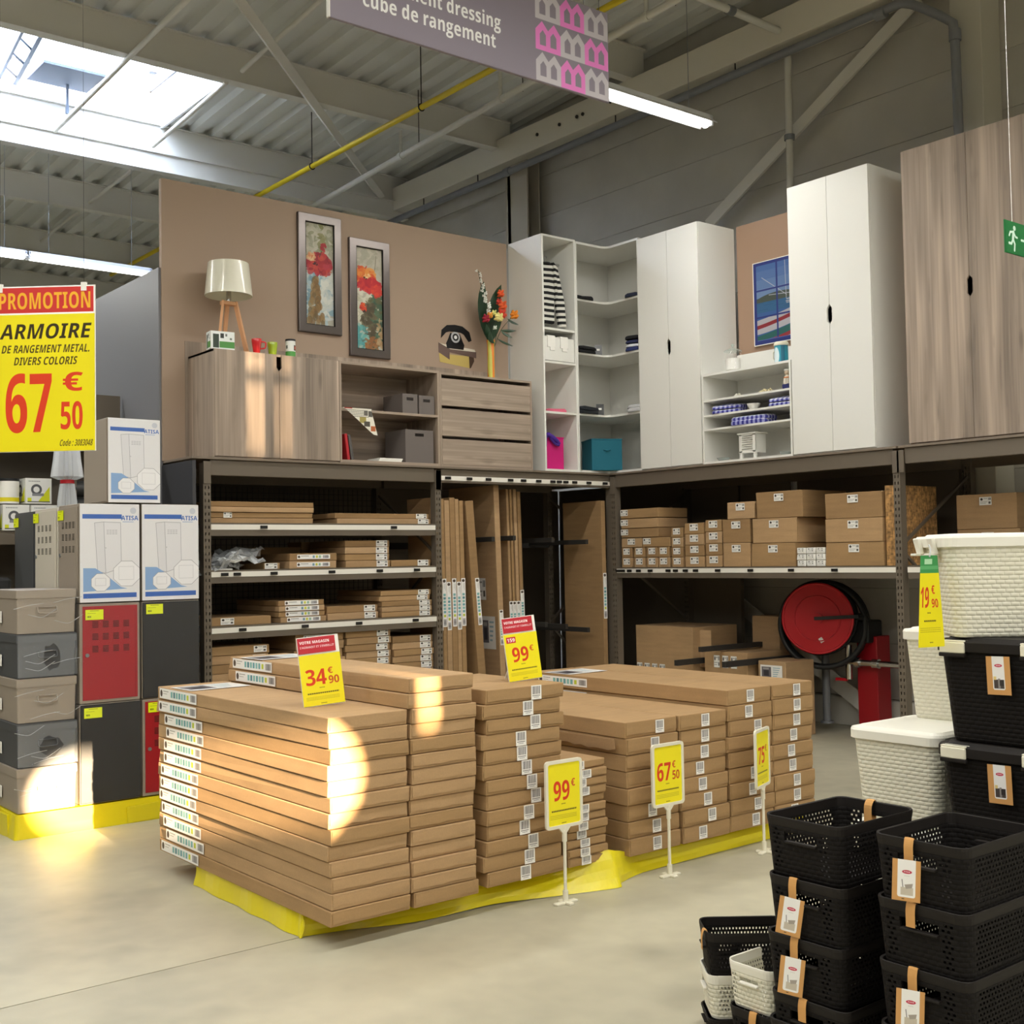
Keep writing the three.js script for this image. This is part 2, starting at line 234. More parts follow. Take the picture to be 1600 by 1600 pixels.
{ // skylight: white curb, hinged dome pane, smoke-vent gear
  const s = structGroup('window_1', 'bright rooflight with white curb and smoke vent gear', 'skylight'), m = std({ color: 0xeef0f2, roughness: 0.4 }); const { x0, x1, z0, z1 } = SKY, yb = 6.86, yt = 7.42;
  part('curb_side', b2(x1, x1 + 0.03, yb, yt, z0, z1), m, s); part('curb_side', b2(x0 - 0.03, x0, yb, yt, z0, z1), m, s); part('curb_side', b2(x0 - 0.03, x1 + 0.03, yb - 0.02, yt, z0 - 0.03, z0), m, s); part('curb_side', b2(x0 - 0.03, x1 + 0.03, yb + 0.08, yt, z1, z1 + 0.03), m, s);
  part('pane_frame', [b2(x0, x1, yt - 0.03, yt, z0, z0 + 0.02), b2(x0, x1, yt - 0.03, yt, z1 - 0.02, z1), b2(x0, x0 + 0.02, yt - 0.03, yt, z0, z1), b2(x1 - 0.02, x1, yt - 0.03, yt, z0, z1)], std({ color: 0x5b6068, roughness: 0.5 }), s);
  part('pane', b2(x0, x1, yt, yt + 0.006, z0, z1), M.glass, s);
  const gear = std({ color: 0x6c7684, roughness: 0.5, metalness: 0.4 });
  part('vent_flap', T(bx(0.68, 0.03, 0.62), 4.43, 7.1, -13.42, 0.02, 0, 0), std({ color: 0x5c6676, roughness: 0.6 }), s);
  part('vent_arm', [bar(V(3.78, 7.12, -11.62), V(4.04, 7.12, -13.98), 0.045, 0.045), bar(V(3.6, 7.12, -11.62), V(3.86, 7.12, -13.98), 0.03, 0.03), ...[0, 1, 2, 3, 4].map((i) => bar(V(3.64 + i * 0.045, 7.12, -11.9 - i * 0.42), V(3.84 + i * 0.045, 7.12, -12.14 - i * 0.42), 0.025, 0.025))], gear, s);
  part('vent_arm', [bar(V(4.72, 7.36, -11.7), V(4.72, 7.36, -12.3), 0.03, 0.03), bar(V(4.5, 6.75, -13.6), V(4.5, 7.3, -13.6), 0.03, 0.03), bx(0.09, 0.07, 0.09, 5.35, 7.33, -13.2)], gear, s);
}
// purlins and bracing
for (const [z, deep] of [[-20.7, 0], [-18.4, 0], [-16.1, 0], [-13.75, 1], [-11.42, 0], [-9.08, 0], [-6.74, 0], [-4.4, 0], [-2.06, 0], [0.28, 0], [2.6, 0], [5, 0], [7.4, 0]]) {
  const y = roofY(z), h = deep ? 0.34 : 0.36; const gs = [b2(X0, 9.2, y - h, y - 0.005, z - 0.03, z + 0.03), b2(X0, 9.2, y - h - 0.012, y - h, z - 0.06, z + 0.075), b2(X0, 9.2, y - 0.012, y - 0.002, z - 0.07, z + 0.07)];
  if (deep) gs.push(b2(X0, 9.2, y - 0.56, y - h, z - 0.02, z + 0.04), b2(X0, 9.2, y - 0.575, y - 0.56, z - 0.06, z + 0.08));
  struct('roof_purlin', gs, M.steelPaint);
}
struct('eave_beam', [b2(8.98, 9.3, 6.42, 6.74, Z0, Z1, 0.01)], std({ color: 0xdcd6c6, roughness: 0.6 }));
for (const z of [-10.6, -10.2, -9.9, -9.8, -9.35]) { const b = cyl(0.02, 0.02, 0.02, 8.975, 6.58, z, 10, 0, Math.PI / 2); struct('bolt_hole_disc', b, M.rackDark); }  // dark discs stand in for the shaded bolt holes in the beam
struct('wall_column', [b2(9.12, 9.4, 0, 6.45, -11.36, -11.3), b2(9.12, 9.14, 0, 6.45, -11.4, -10.98), b2(9.3, 9.32, 0, 6.45, -11.34, -10.98)], std({ color: 0xb9b2a2, roughness: 0.6 }));
struct('wall_column', [b2(9.1, 9.4, 0, 6.45, -5.36, -5.08, 0.01)], std({ color: 0xc4c0b2, roughness: 0.6 }));
struct('wall_brace', bar(V(9.26, 5.0, -8.23), V(9.26, 6.44, -5.74), 0.03, 0.12), M.steelPaint);
struct('wall_brace', bar(V(9.26, 1.52, -8.62), V(9.26, 0.08, -6.28), 0.02, 0.15), M.steelPaint);
struct('roof_brace', [bar(V(4.0, 6.62, -8.93), V(9.1, 6.6, -14.05), 0.085, 0.085), bx(0.3, 0.02, 0.3, 9.05, 6.6, -13.95)], M.steelPaint);
struct('roof_tie', rod(V(4.3, 6.6, -9.1), V(4.42, 6.55, -14.9), 0.026), M.steelPaint);
struct('roof_tie', rod(V(5.42, 6.62, -11.42), V(5.51, 6.58, -13.6), 0.024), M.steelPaint);
struct('roof_tie', rod(V(5.32, 6.66, -9.08), V(5.42, 6.62, -11.05), 0.024), M.steelPaint);
struct('roof_tie', rod(V(5.57, 6.55, -13.9), V(5.66, 6.5, -18.3), 0.022), M.steelPaint);
struct('roof_tie', rod(V(2.6, 6.55, -13.9), V(2.62, 6.5, -16.1), 0.022), M.steelPaint);
{ // services
  const g = thing('gas_pipe', 'long yellow gas pipe hung below the roof', 'pipe'); part('pipe_run', rod(V(6.98, 6.3, -19), V(6.98, 6.3, -2), 0.03, 12), M.yellowPipe, g);
  for (const z of [-12.4, -10.1, -7.9, -5.7]) part('hanger', [rod(V(6.98, 6.32, z), V(6.98, roofY(z), z), 0.006), T(prep(new THREE.TorusGeometry(0.036, 0.008, 6, 12)), 6.98, 6.3, z)], M.rackDark, g);
  const w = thing('sprinkler_pipe', 'white sprinkler pipe below the roof beside the yellow pipe', 'pipe'); const A = V(7.8, 6.3, -14.2), B = V(7.22, 6.3, -4.5); part('pipe_run', rod(A, B, 0.034, 12), M.whitePipe, w);
  for (const t of [0.28, 0.49, 0.72]) { const p = A.clone().lerp(B, t); part('drop', [rod(p, p.clone().add(V(0, 0.3, 0)), 0.02), cyl(0.045, 0.045, 0.06, p.x, p.y, p.z, 12, Math.PI / 2)], M.whitePipe, w); part('hanger', rod(p.clone().add(V(0.05, 0, 0.3)), V(p.x + 0.05, roofY(p.z), p.z + 0.3), 0.005), M.rackDark, w); }
  const d = thing('drain_pipe', 'grey plastic drain pipe under the eaves dropping behind the wood wardrobe', 'pipe');
  part('pipe_run', tube([V(9.0, 6.28, -16.5), V(9.0, 6.3, -10), V(9.0, 6.32, -5.9), V(9.0, 6.28, -5.66), V(9.0, 6.02, -5.32), V(9.0, 5.9, -5.26), V(9.0, 5.0, -5.25), V(9.0, 2.5, -5.25)], 0.04, 90, 10), M.greyPipe, d);
  for (const c of [cyl(0.05, 0.05, 0.1, 9, 6.3, -11.2, 14, Math.PI / 2), cyl(0.05, 0.05, 0.1, 9, 6.3, -5.95, 14, Math.PI / 2), cyl(0.05, 0.05, 0.09, 9, 5.86, -5.255, 14)]) part('collar', c, M.greyPipe, d);
  for (const z of [-13, -11.8, -9.3, -7.6]) part('hanger', rod(V(9.0, 6.3, z), V(9.0, 6.43, z), 0.007), M.rackDark, d);
  const v = thing('white_riser_pipe', 'white vertical pipe on the wall behind the two-door white wardrobe', 'pipe'); part('pipe_run', tube([V(9.12, 2.2, -7.08), V(9.12, 5.9, -7.06), V(9.12, 6.46, -7.05), V(9.05, 6.54, -7.05), V(7.0, 6.56, -7.05)], 0.035, 60, 10), M.whitePipe, v); part('collar', cyl(0.05, 0.05, 0.05, 9.12, 5.55, -7.06), M.galv, v); part('collar', cyl(0.045, 0.045, 0.08, 8.3, 6.55, -7.05, 12, 0, Math.PI / 2), M.galv, v);
}
// fluorescent trunking rows
{
  const glow = std({ color: 0xffffff, emissive: LAMP.color, emissiveIntensity: 5 }), body = std({ color: 0xdfe1e6, roughness: 0.4 });
  const fixture = (x, z, label) => {
    const f = thing('light_fixture', label, 'lamp', [x, LAMP.y, z], 0, 'fluorescent strip lights');
    part('housing', [bx(1.48, 0.05, 0.1, 0, 0.055, 0, 0.008), T(bx(1.48, 0.004, 0.09), 0, 0.03, 0.062, 0.7), T(bx(1.48, 0.004, 0.09), 0, 0.03, -0.062, -0.7)], body, f);
    part('light_tube', T(prep(new THREE.CylinderGeometry(0.035, 0.035, 1.42, 10)), 0, 0.012, 0, 0, 0, Math.PI / 2), glow, f); part('end_cap', [bx(0.02, 0.08, 0.1, 0.73, 0.03, 0), bx(0.02, 0.08, 0.1, -0.73, 0.03, 0)], body, f);
    part('wire', [rod(V(-0.5, 0.08, 0), V(-0.5, roofY(z) - LAMP.y - 0.02, 0), 0.003, 5), rod(V(0.5, 0.08, 0), V(0.5, roofY(z) - LAMP.y - 0.02, 0), 0.003, 5)], M.galv, f);
    const L = new THREE.RectAreaLight(LAMP.color, LAMP.power, 1.42, 0.12); L.position.set(x, LAMP.y - 0.03, z); L.lookAt(x, 0, z); L.castShadow = true; scene.add(L);
  };
  fixture(6.79, -6.66, 'glowing strip light ending just right of the hanging section sign');
  for (const x of [5.29, 1.2, -0.3, -1.8, -3.3]) fixture(x, -6.66, 'strip light of the overhead row above the carton display');
  fixture(5.01, -14.3, 'glowing strip light ending beside the tall brown panel'); fixture(3.51, -14.3, 'glowing strip light leaving the picture at the left edge');
  for (const x of [2.01, 0.51, -2.5, -5]) fixture(x, -14.3, 'strip light of the far row left of the picture');
  for (const x of [1.9, 0.4, -1.1]) fixture(x, -10.5, 'strip light of the row left of the brown display wall');
  for (const x of [6.79, 5.29, 3.79, 2.29, 0.79, -0.71, -2.21, -4.5]) fixture(x, -2.84, 'strip light of the row above the price stands');
  for (const x of [6.79, 5.29, 3.79, 2.29, 0.79, -0.71, -2.21, -4.5]) fixture(x, 0.98, 'strip light of the row overhead of the viewer');
  for (const x of [6.79, 5.29, 3.79, 2.29, 0.79, -0.71, -2.21]) fixture(x, 4.8, 'strip light of the row behind the viewer');
  for (const x of [5.3, 2.3, -0.7, -3.7]) fixture(x, 8.4, 'strip light of the row by the shop front');
}

// ---------------------------------------------------------------- racking
const ZL = -8.45, XR = 8.0;
// perforated upright: front plate with two columns of slots, two flanges
const postGeo = (() => {
  const s = shape([[-0.03, 0], [0.03, 0], [0.03, 2.36], [-0.03, 2.36]]);
  for (const x of [-0.014, 0.014]) for (let y = 0.06; y < 2.3; y += 0.05) { const h = new THREE.Path(); h.moveTo(x - 0.0045, y); h.lineTo(x - 0.0045, y + 0.022); h.lineTo(x + 0.0045, y + 0.022); h.lineTo(x + 0.0045, y); h.closePath(); s.holes.push(h); }
  return mergeGeometries([extr(s, 0.003), b2(-0.03, -0.027, 0, 2.36, -0.07, 0), b2(0.027, 0.03, 0, 2.36, -0.07, 0), b2(-0.02, 0.02, 0, 2.36, -0.06, -0.055)].map(prep));
})();
const eslGeo = bx(0.06, 0.024, 0.006), stripGeo = (L) => extr(shape([[0, 0], [0.012, 0], [0.004, 0.02], [0.01, 0.04], [0, 0.04]]), L);
function bay(label, origin, turn, L, depth, shelves, topStrip, noLeft) {      // local: x along the front 0..L, z = 0 front, -depth back
  const t = thing('pallet_rack', label, 'rack', origin, turn);
  if (!noLeft) for (const [x, z] of [[-0.03, 0], [-0.03, -depth]]) { const p = part('upright', postGeo, M.rack, t); p.position.set(x, 0, z); }
  for (const [x, z] of [[L + 0.03, 0], [L + 0.03, -depth]]) { const p = part('upright', postGeo, M.rack, t); p.position.set(x, 0, z); }
  for (const x of noLeft ? [L + 0.03] : [-0.03, L + 0.03]) part('frame_brace', [bar(V(x, 0.2, -0.05), V(x, 0.9, -depth), 0.02, 0.02), bar(V(x, 0.95, -depth), V(x, 1.6, -0.05), 0.02, 0.02), bar(V(x, 1.65, -0.05), V(x, 2.2, -depth), 0.02, 0.02)], M.rack, t);
  part('top_beam', [b2(0, L, 2.265, 2.385, -0.05, -0.004, 0.004), b2(0, L, 2.265, 2.385, -depth, -depth + 0.045), b2(-0.06, 0, 2.2, 2.37, 0, 0.012, 0.002), b2(L, L + 0.06, 2.2, 2.37, 0, 0.012, 0.002)], M.rack, t);
  if (topStrip) { const y = 2.285, st = part('price_rail', T(stripGeo(L), 0, y, 0.0, 0, Math.PI / 2, 0), M.strip, t); st.position.set(0, 0, 0); for (const u of topStrip) { const e = part('electronic_label', eslGeo, M.esl, st); e.position.set(u * L, y + 0.02, 0.013); } }
  shelves.forEach((sh, i) => {
    const y = sh.y, b = part('shelf_beam', [b2(0, L, y - 0.1, y - 0.012, -0.05, -0.004, 0.003), b2(0, L, y - 0.1, y - 0.012, -depth, -depth + 0.04)], M.rack, t);
    part('shelf_board', b2(0, L, y - 0.012, y, -depth, -0.002), M.rack, t);
    const st = part('price_rail', T(stripGeo(L), 0, y - 0.052, 0, 0, Math.PI / 2, 0), M.strip, t); for (const u of sh.esl ?? []) { const e = part('electronic_label', eslGeo, M.esl, st); e.position.set(u * L, y - 0.032, 0.013); }
  });
  return t;
}
bay('brown slotted rack bay of flat cartons on four shelves', [3.857, 0, ZL], 0, 2.066, 0.95, [{ y: 1.905, esl: [0.21, 0.79] }, { y: 1.545, esl: [0.05, 0.1, 0.25, 0.5, 0.72, 0.9] }, { y: 1.12, esl: [0.12, 0.38, 0.62, 0.89] }, { y: 0.62, esl: [0.3, 0.7] }]);
bay('brown slotted rack bay of upright panels in the corner', [5.985, 0, ZL], 0, 2.02, 0.95, [], [0.035, 0.15, 0.255, 0.38, 0.455, 0.545, 0.63, 0.67, 0.71, 0.765, 0.855, 0.96], true);
bay('brown slotted rack bay of small cartons with hose reel behind', [XR, 0, -8.38], -Math.PI / 2, 3.08, 1.0, [{ y: 1.49, esl: [0.01, 0.03, 0.06, 0.1, 0.15, 0.225, 0.255, 0.295, 0.335, 0.42, 0.54, 0.68, 0.82] }]);
bay('brown slotted rack bay under the tall wood wardrobe', [XR, 0, -5.2], -Math.PI / 2, 2.6, 1.0, [{ y: 1.49 }], null, true);
// dark mesh back behind the left-hand bays: frame with wire grid
{
  const m = thing('mesh_backing', 'dark wire mesh backing behind the rack of flat cartons', 'panel'); const gs = []; for (let x = 3.9; x < 5.9; x += 0.05) gs.push(b2(x, x + 0.004, 0.1, 2.25, -9.452, -9.448)); for (let y = 0.15; y < 2.25; y += 0.05) gs.push(b2(3.86, 5.92, y, y + 0.004, -9.456, -9.452));
  part('wire_grid', gs, M.rackDark, m); part('backing_sheet', b2(3.8, 9.06, 0.05, 2.36, -10.46, -10.45), M.rack, m);
}
{
  const m = thing('mesh_backing', 'added brown sheet backing that darkens the right rack of small cartons', 'panel'); part('backing_sheet', b2(9.07, 9.08, 0.05, 2.36, -10.44, -7.75), M.rack, m); part('backing_sheet', b2(9.07, 9.08, 1.5, 2.36, -7.75, -7.12), M.rack, m); part('backing_sheet', b2(9.07, 9.08, 1.5, 2.36, -7.04, -5.4), M.rack, m); part('backing_post', b2(9.04, 9.09, 0, 2.36, -7.78, -7.73), M.rack, m); part('backing_post', b2(9.04, 9.09, 0, 2.36, -5.42, -5.37), M.rack, m);  // sheets added to screen the lit wall and keep the bay dark
}
single('partition_panel', 'dark slate side panel closing the left end of the rack', 'panel', [b2(3.69, 3.72, 0, 2.37, -9.45, -8.4, 0.003)], std({ color: 0x3c3c40, roughness: 0.55 }));
single('partition_panel', 'tall grey panel running back from the brown display wall', 'panel', [b2(3.67, 3.7, 0, 3.93, -13.2, -8.97, 0.003)], M.slate);
// deck over the racks, extended unseen at the back to shade the bays
{
  const d = thing('display_deck', 'brown edged deck carrying the display furniture', 'deck'); const m = std({ color: 0x7d7062, roughness: 0.6 });
  part('deck_board', b2(3.7, 8.0, 2.386, 2.404, -10.5, -8.43, 0.002), m, d); part('deck_board', b2(XR - 0.015, 9.08, 2.386, 2.404, -10.5, -5.26, 0.002), m, d); part('deck_board', b2(XR - 0.015, 9.0, 2.386, 2.404, -5.24, -2.5, 0.002), m, d);
}
// ---------------------------------------------------------------- display walls on the deck
single('display_wall', 'tall matt brown display wall with two flower pictures', 'panel', b2(3.69, 7.16, 2.404, 4.64, -9.0, -8.95, 0.003), M.taupe);
single('display_wall', 'brown display wall strip behind the low white shelf', 'panel', b2(8.515, 8.55, 2.404, 4.63, -7.23, -5.2, 0.003), std({ color: 0xa88a74, roughness: 0.75 }));

// ---------------------------------------------------------------- wood sideboard set
const DK = 2.404;                                  // deck top
{
  const c = thing('sideboard_cupboard', 'grey oak two-door cupboard under the tripod lamp', 'cabinet', [3.9, DK, ZL]);   // front at z=0
  const W = 1.085, H = 0.835, dp = 0.49;
  part('side_panel', b2(0, 0.018, 0, H, -dp, -0.02, 0.001), M.wood, c); part('side_panel', b2(W - 0.018, W, 0, H, -dp, -0.02, 0.001), M.wood, c); part('top_panel', b2(0, W, H - 0.018, H, -dp, -0.02), M.woodH, c); part('bottom_panel', b2(0.018, W - 0.018, 0, 0.03, -dp, -0.02), M.woodH, c); part('back_panel', b2(0.02, W - 0.02, 0.03, H - 0.02, -dp, -dp + 0.01), M.woodH, c);
  const door = (x0, x1, notchRight) => { const n = 0.021, t = 0.13; const pts = notchRight ? [[x0, 0.012], [x1, 0.012], [x1, H - 0.005 - t], [x1 - n, H - t + 0.02], [x1 - n, H - 0.005], [x0, H - 0.005]] : [[x0, 0.012], [x1, 0.012], [x1, H - 0.005], [x0 + n, H - 0.005], [x0 + n, H - t + 0.02], [x0, H - 0.005 - t]]; part('door', T(extr(shape(pts), 0.016), 0, 0, -0.018), M.wood, c); };
  door(0.001, 0.541, true); door(0.545, W - 0.001, false);
}
single('backboard', 'grey oak backboard strip standing behind the sideboard', 'board', b2(3.875, 7.03, DK, 3.365, -8.948, -8.943), M.wood);
{
  const c = thing('open_shelf_unit', 'grey oak open shelf with grey boxes and newspaper', 'shelf', [4.987, DK, ZL]); const W = 1.0, H = 0.835, dp = 0.49;
  part('side_panel', b2(0, 0.018, 0, H, -dp, 0), M.wood, c); part('side_panel', b2(W - 0.024, W, 0, H, -dp, 0), M.wood, c); part('top_panel', b2(0.018, W - 0.024, H - 0.022, H, -dp, 0), M.woodH, c); part('bottom_panel', b2(0.018, W - 0.024, 0, 0.024, -dp, 0), M.woodH, c); part('back_panel', b2(0.018, W - 0.024, 0.024, H - 0.022, -dp, -dp + 0.008), M.woodH, c); part('shelf_board', b2(0.018, W - 0.024, 0.425, 0.445, -dp + 0.01, 0), M.woodH, c);
}
{
  const c = thing('drawer_chest', 'grey oak chest of three wide drawers beside the white tower', 'chest', [5.99, DK, ZL]); const W = 1.04, H = 0.825, dp = 0.49;
  part('side_panel', b2(0, 0.018, 0, H, -dp, 0), M.wood, c); part('side_panel', b2(W - 0.018, W, 0, H, -dp, 0), M.wood, c); part('top_panel', b2(0.018, W - 0.018, H - 0.018, H, -dp, 0), M.woodH, c); part('bottom_panel', b2(0.018, W - 0.018, 0, 0.02, -dp, 0), M.woodH, c); part('back_panel', b2(0.018, W - 0.018, 0.02, H - 0.018, -dp, -dp + 0.008), M.woodH, c);
  for (const [y0, y1] of [[0.022, 0.245], [0.272, 0.51], [0.537, 0.775]]) part('drawer', b2(0.02, W - 0.02, y0, y1, -0.02, 0.0, 0.001), M.woodH, c);
}
// ---------------------------------------------------------------- white wardrobe wall
{
  const c = thing('white_shelf_tower', 'narrow white open tower with striped jumper and pink box', 'shelf', [7.18, DK, ZL]); const W = 0.425, H = 2.235, dp = 0.5, m = M.white;
  part('side_panel', b2(0, 0.02, 0, H, -dp, 0, 0.001), m, c); part('side_panel', b2(W - 0.022, W, 0, H, -dp, 0, 0.001), m, c); part('top_panel', b2(0.02, W - 0.022, H - 0.02, H, -dp, 0), m, c); part('bottom_panel', b2(0.02, W - 0.022, 0, 0.022, -dp, 0), m, c); part('back_panel', b2(0.02, W - 0.022, 0.02, H - 0.02, -dp, -dp + 0.008), M.whiteIn, c);
  for (const y of [1.335, 1.02, 0.545]) part('shelf_board', b2(0.02, W - 0.022, y, y + 0.02, -dp + 0.01, -0.004), m, c);
  part('hanging_rail', rod(V(0.02, 2.03, -0.22), V(W - 0.022, 2.03, -0.22), 0.012, 12), M.chrome, c);
  const dr = part('drawer', b2(0.03, W - 0.03, 1.048, 1.27, -0.03, -0.012, 0.002), m, c);
}
{ // corner unit with L-shaped shelves
  const c = thing('corner_shelf_unit', 'white corner unit with curved L-shaped shelves', 'shelf', [7.607, DK, -8.95]); const A = 0.893, Bz = 0.94, H = 2.225, m = M.white;   // local x 0..A, z 0..Bz ; front concave corner at (0.393, 0.5)
  const plan = (inset = 0) => { const s = new THREE.Shape(); s.moveTo(0, 0); s.lineTo(A, 0); s.lineTo(A, -Bz); s.lineTo(0.4 + inset, -Bz); s.lineTo(0.4 + inset, -0.58); s.quadraticCurveTo(0.4 + inset, -0.5 + inset, 0.31, -0.5 + inset); s.lineTo(0, -0.5 + inset); s.closePath(); return s; };
  const board = (y, t, inset, name) => part(name, T(extr(plan(inset), t), 0, y, 0, -Math.PI / 2), m, c);
  // extrude goes +z -> after -90deg about x it goes +y; shape y (negative) becomes +z
  board(0, 0.022, 0, 'bottom_panel'); board(H - 0.022, 0.022, 0, 'top_panel'); for (const y of [1.655, 1.135, 0.548]) board(y, 0.02, 0.006, 'shelf_board');
  part('back_panel', b2(0, A, 0, H, 0, 0.01), M.whiteIn, c); part('back_panel', b2(A - 0.01, A, 0, H, 0.01, Bz), M.whiteIn, c); part('side_panel', b2(0, 0.012, 0.02, H - 0.02, 0.01, 0.5), m, c); part('side_panel', b2(0.4, A - 0.01, 0.02, H - 0.02, Bz - 0.016, Bz), m, c);
}
// doors with a hexagonal slot where they meet
function slotDoors(parent, m, W, H, y0, cy) {      // doors in the plane x = 0 facing -x, running 0..W in z
  const hw = 0.024, hh = 0.08, half = W / 2; const L = shape([[0.002, y0], [half - 0.002, y0], [half - 0.002, cy - hh], [half - hw, cy - hh + 0.03], [half - hw, cy + hh - 0.03], [half - 0.002, cy + hh], [half - 0.002, H - 0.003], [0.002, H - 0.003]]); const R = shape([[half + 0.002, y0], [W - 0.002, y0], [W - 0.002, H - 0.003], [half + 0.002, H - 0.003], [half + 0.002, cy + hh], [half + hw, cy + hh - 0.03], [half + hw, cy - hh + 0.03], [half + 0.002, cy - hh]]);
  for (const s of [L, R]) part('door', T(extr(s, 0.018), 0.018, 0, 0, 0, -Math.PI / 2, 0), m, parent);
}
function wardrobe(name, label, z0, W, H, m, backing, dp = 0.5) {
  const c = thing(name, label, 'wardrobe', [XR, DK, z0]);
  part('side_panel', b2(0.02, dp, 0, H, 0, 0.018), m, c); part('side_panel', b2(0.02, dp, 0, H, W - 0.018, W), m, c); part('top_panel', b2(0.02, dp, H - 0.018, H, 0.018, W - 0.018), m, c); part('bottom_panel', b2(0.02, dp, 0, 0.03, 0.018, W - 0.018), m, c); part('back_panel', b2(dp - 0.01, dp, 0.03, H - 0.018, 0.018, W - 0.018), m, c);
  slotDoors(c, m, W, H, 0.012, 1.116); return c;
}
wardrobe('white_wardrobe', 'white two-door wardrobe between the corner unit and low shelf', -8.01, 0.765, 2.205, M.white);
wardrobe('white_wardrobe', 'tallest white two-door wardrobe standing right of the low shelf', -6.237, 0.787, 2.245, M.white, 0.62);
wardrobe('wood_wardrobe', 'grey oak two-door wardrobe behind the hanging exit sign', -5.155, 1.07, 2.25, M.wood);
{
  const c = thing('low_white_shelf', 'low white shelf of blue tableware between two white wardrobes', 'shelf', [XR, DK, -7.235]); const W = 0.99, H = 0.805, dp = 0.48, m = M.white;
  part('side_panel', b2(0, dp, 0, H, 0, 0.018), m, c); part('side_panel', b2(0, dp, 0, H, W - 0.018, W), m, c); part('top_panel', b2(0, dp, H - 0.02, H, 0.018, W - 0.018), m, c); part('bottom_panel', b2(0, dp, 0, 0.02, 0.018, W - 0.018), m, c); part('back_panel', b2(dp - 0.012, dp, 0.02, 1.02, 0.018, W - 0.018), m, c);
  for (const y of [0.555, 0.422, 0.297]) part('shelf_board', b2(0.004, dp - 0.012, y, y + 0.017, 0.018, W - 0.018), m, c);
}

// ---------------------------------------------------------------- cartons
const cartonCache = {};
function cartonGeo(w, h, d, v) {
  const key = [w.toFixed(3), h.toFixed(3), d.toFixed(3), v].join(); if (cartonCache[key]) return cartonCache[key];
  const g = new RoundedBoxGeometry(w, h, d, 1, Math.min(0.004, h / 6)); g.translate(0, h / 2, 0); const p = g.attributes.position, J = [...Array(24)].map((_, i) => (hash(i, v, 77) - 0.5) * 0.007);
  for (let i = 0; i < p.count; i++) { const x = p.getX(i), y = p.getY(i), z = p.getZ(i), c = (x > 0 ? 1 : 0) + (y > h / 2 ? 2 : 0) + (z > 0 ? 4 : 0); p.setXYZ(i, x + J[c], y - (y > h / 2 ? Math.abs(J[c + 8]) * 0.4 : 0), z + J[c + 16]); }
  const o = uvm(g, v * 0.37, v * 0.61); o.computeVertexNormals(); return (cartonCache[key] = o);
}
const flapCache = {};
function flapGeo(w, h, v) {      // thin closing flap on the end of a flat carton, its lower edge a little ragged
  const key = [w.toFixed(3), h.toFixed(3), v].join(); if (flapCache[key]) return flapCache[key]; const pts = [[w / 2 - 0.006, h - 0.004], [-w / 2 + 0.006, h - 0.004]]; const n = 9; for (let i = 0; i <= n; i++) pts.push([-w / 2 + 0.006 + (w - 0.012) * i / n, h * 0.16 + hash(i, v, 91) * h * 0.1]);
  return (flapCache[key] = extr(shape(pts), 0.0025));
}
let cv = 0;
function carton(label, [x, y, z], [w, h, d], o = {}) {   // x, z = centre, y = base
  cv++; const t = thing(o.name ?? 'flat_carton', label, o.cat ?? 'carton', [x, y, z], (o.turn ?? 0) + (hash(cv, 1, 5) - 0.5) * (o.sway ?? 0.012), o.group);
  const m = o.mat ?? kraft[cv % 3], v = cv % 4; part('carton_body', cartonGeo(w, h, d, v), m, t);
  if (o.flap) { const f = part('end_flap', flapGeo(w, h, v), m, t); f.position.set(0, 0, d / 2 - 0.0008 + 0.002); }
  if (o.flapL) { const f = part('end_flap', flapGeo(d, h, v), m, t); f.position.set(-w / 2 - 0.001, 0, 0); f.rotation.y = -Math.PI / 2; }
  if (o.torn) { const n = 14, pts = [[-0.36, h * 0.92], [0.36, h * 0.96]]; for (let i = 0; i <= n; i++) pts.push([0.36 - 0.72 * i / n, h * (0.12 + 0.3 * hash(i, 5, 61))]); const f = part('torn_flap', T(extr(shape(pts), 0.003), 0, 0, 0, 0.14), kraft[2], t); f.position.set(-w / 2 - 0.016, 0.002, d / 2 - 0.42); f.rotation.y = -Math.PI / 2; }
  for (const s of o.stick ?? []) { const [face, mat, sw, sh, u, vv, rz = 0] = s; if (face === 'f') plane(sw, sh, mat, t, 'paper_sticker', u, vv, d / 2 + (o.flap ? 0.0065 : 0.0045), 0, 0, rz); else if (face === 'l') plane(sw, sh, mat, t, 'paper_sticker', -w / 2 - 0.0045, vv, u, -Math.PI / 2, 0, rz); else if (face === 't') plane(sw, sh, mat, t, 'paper_sticker', u, h + 0.003, vv, 0, -Math.PI / 2, rz); }
  if (o.tape) part('packing_tape', b2(-0.025, 0.025, 0.0, h + 0.001, d / 2, d / 2 + 0.0042), M.tape, t);
  return t;
}
M.tape = std({ color: 0xa98a5c, roughness: 0.35 });
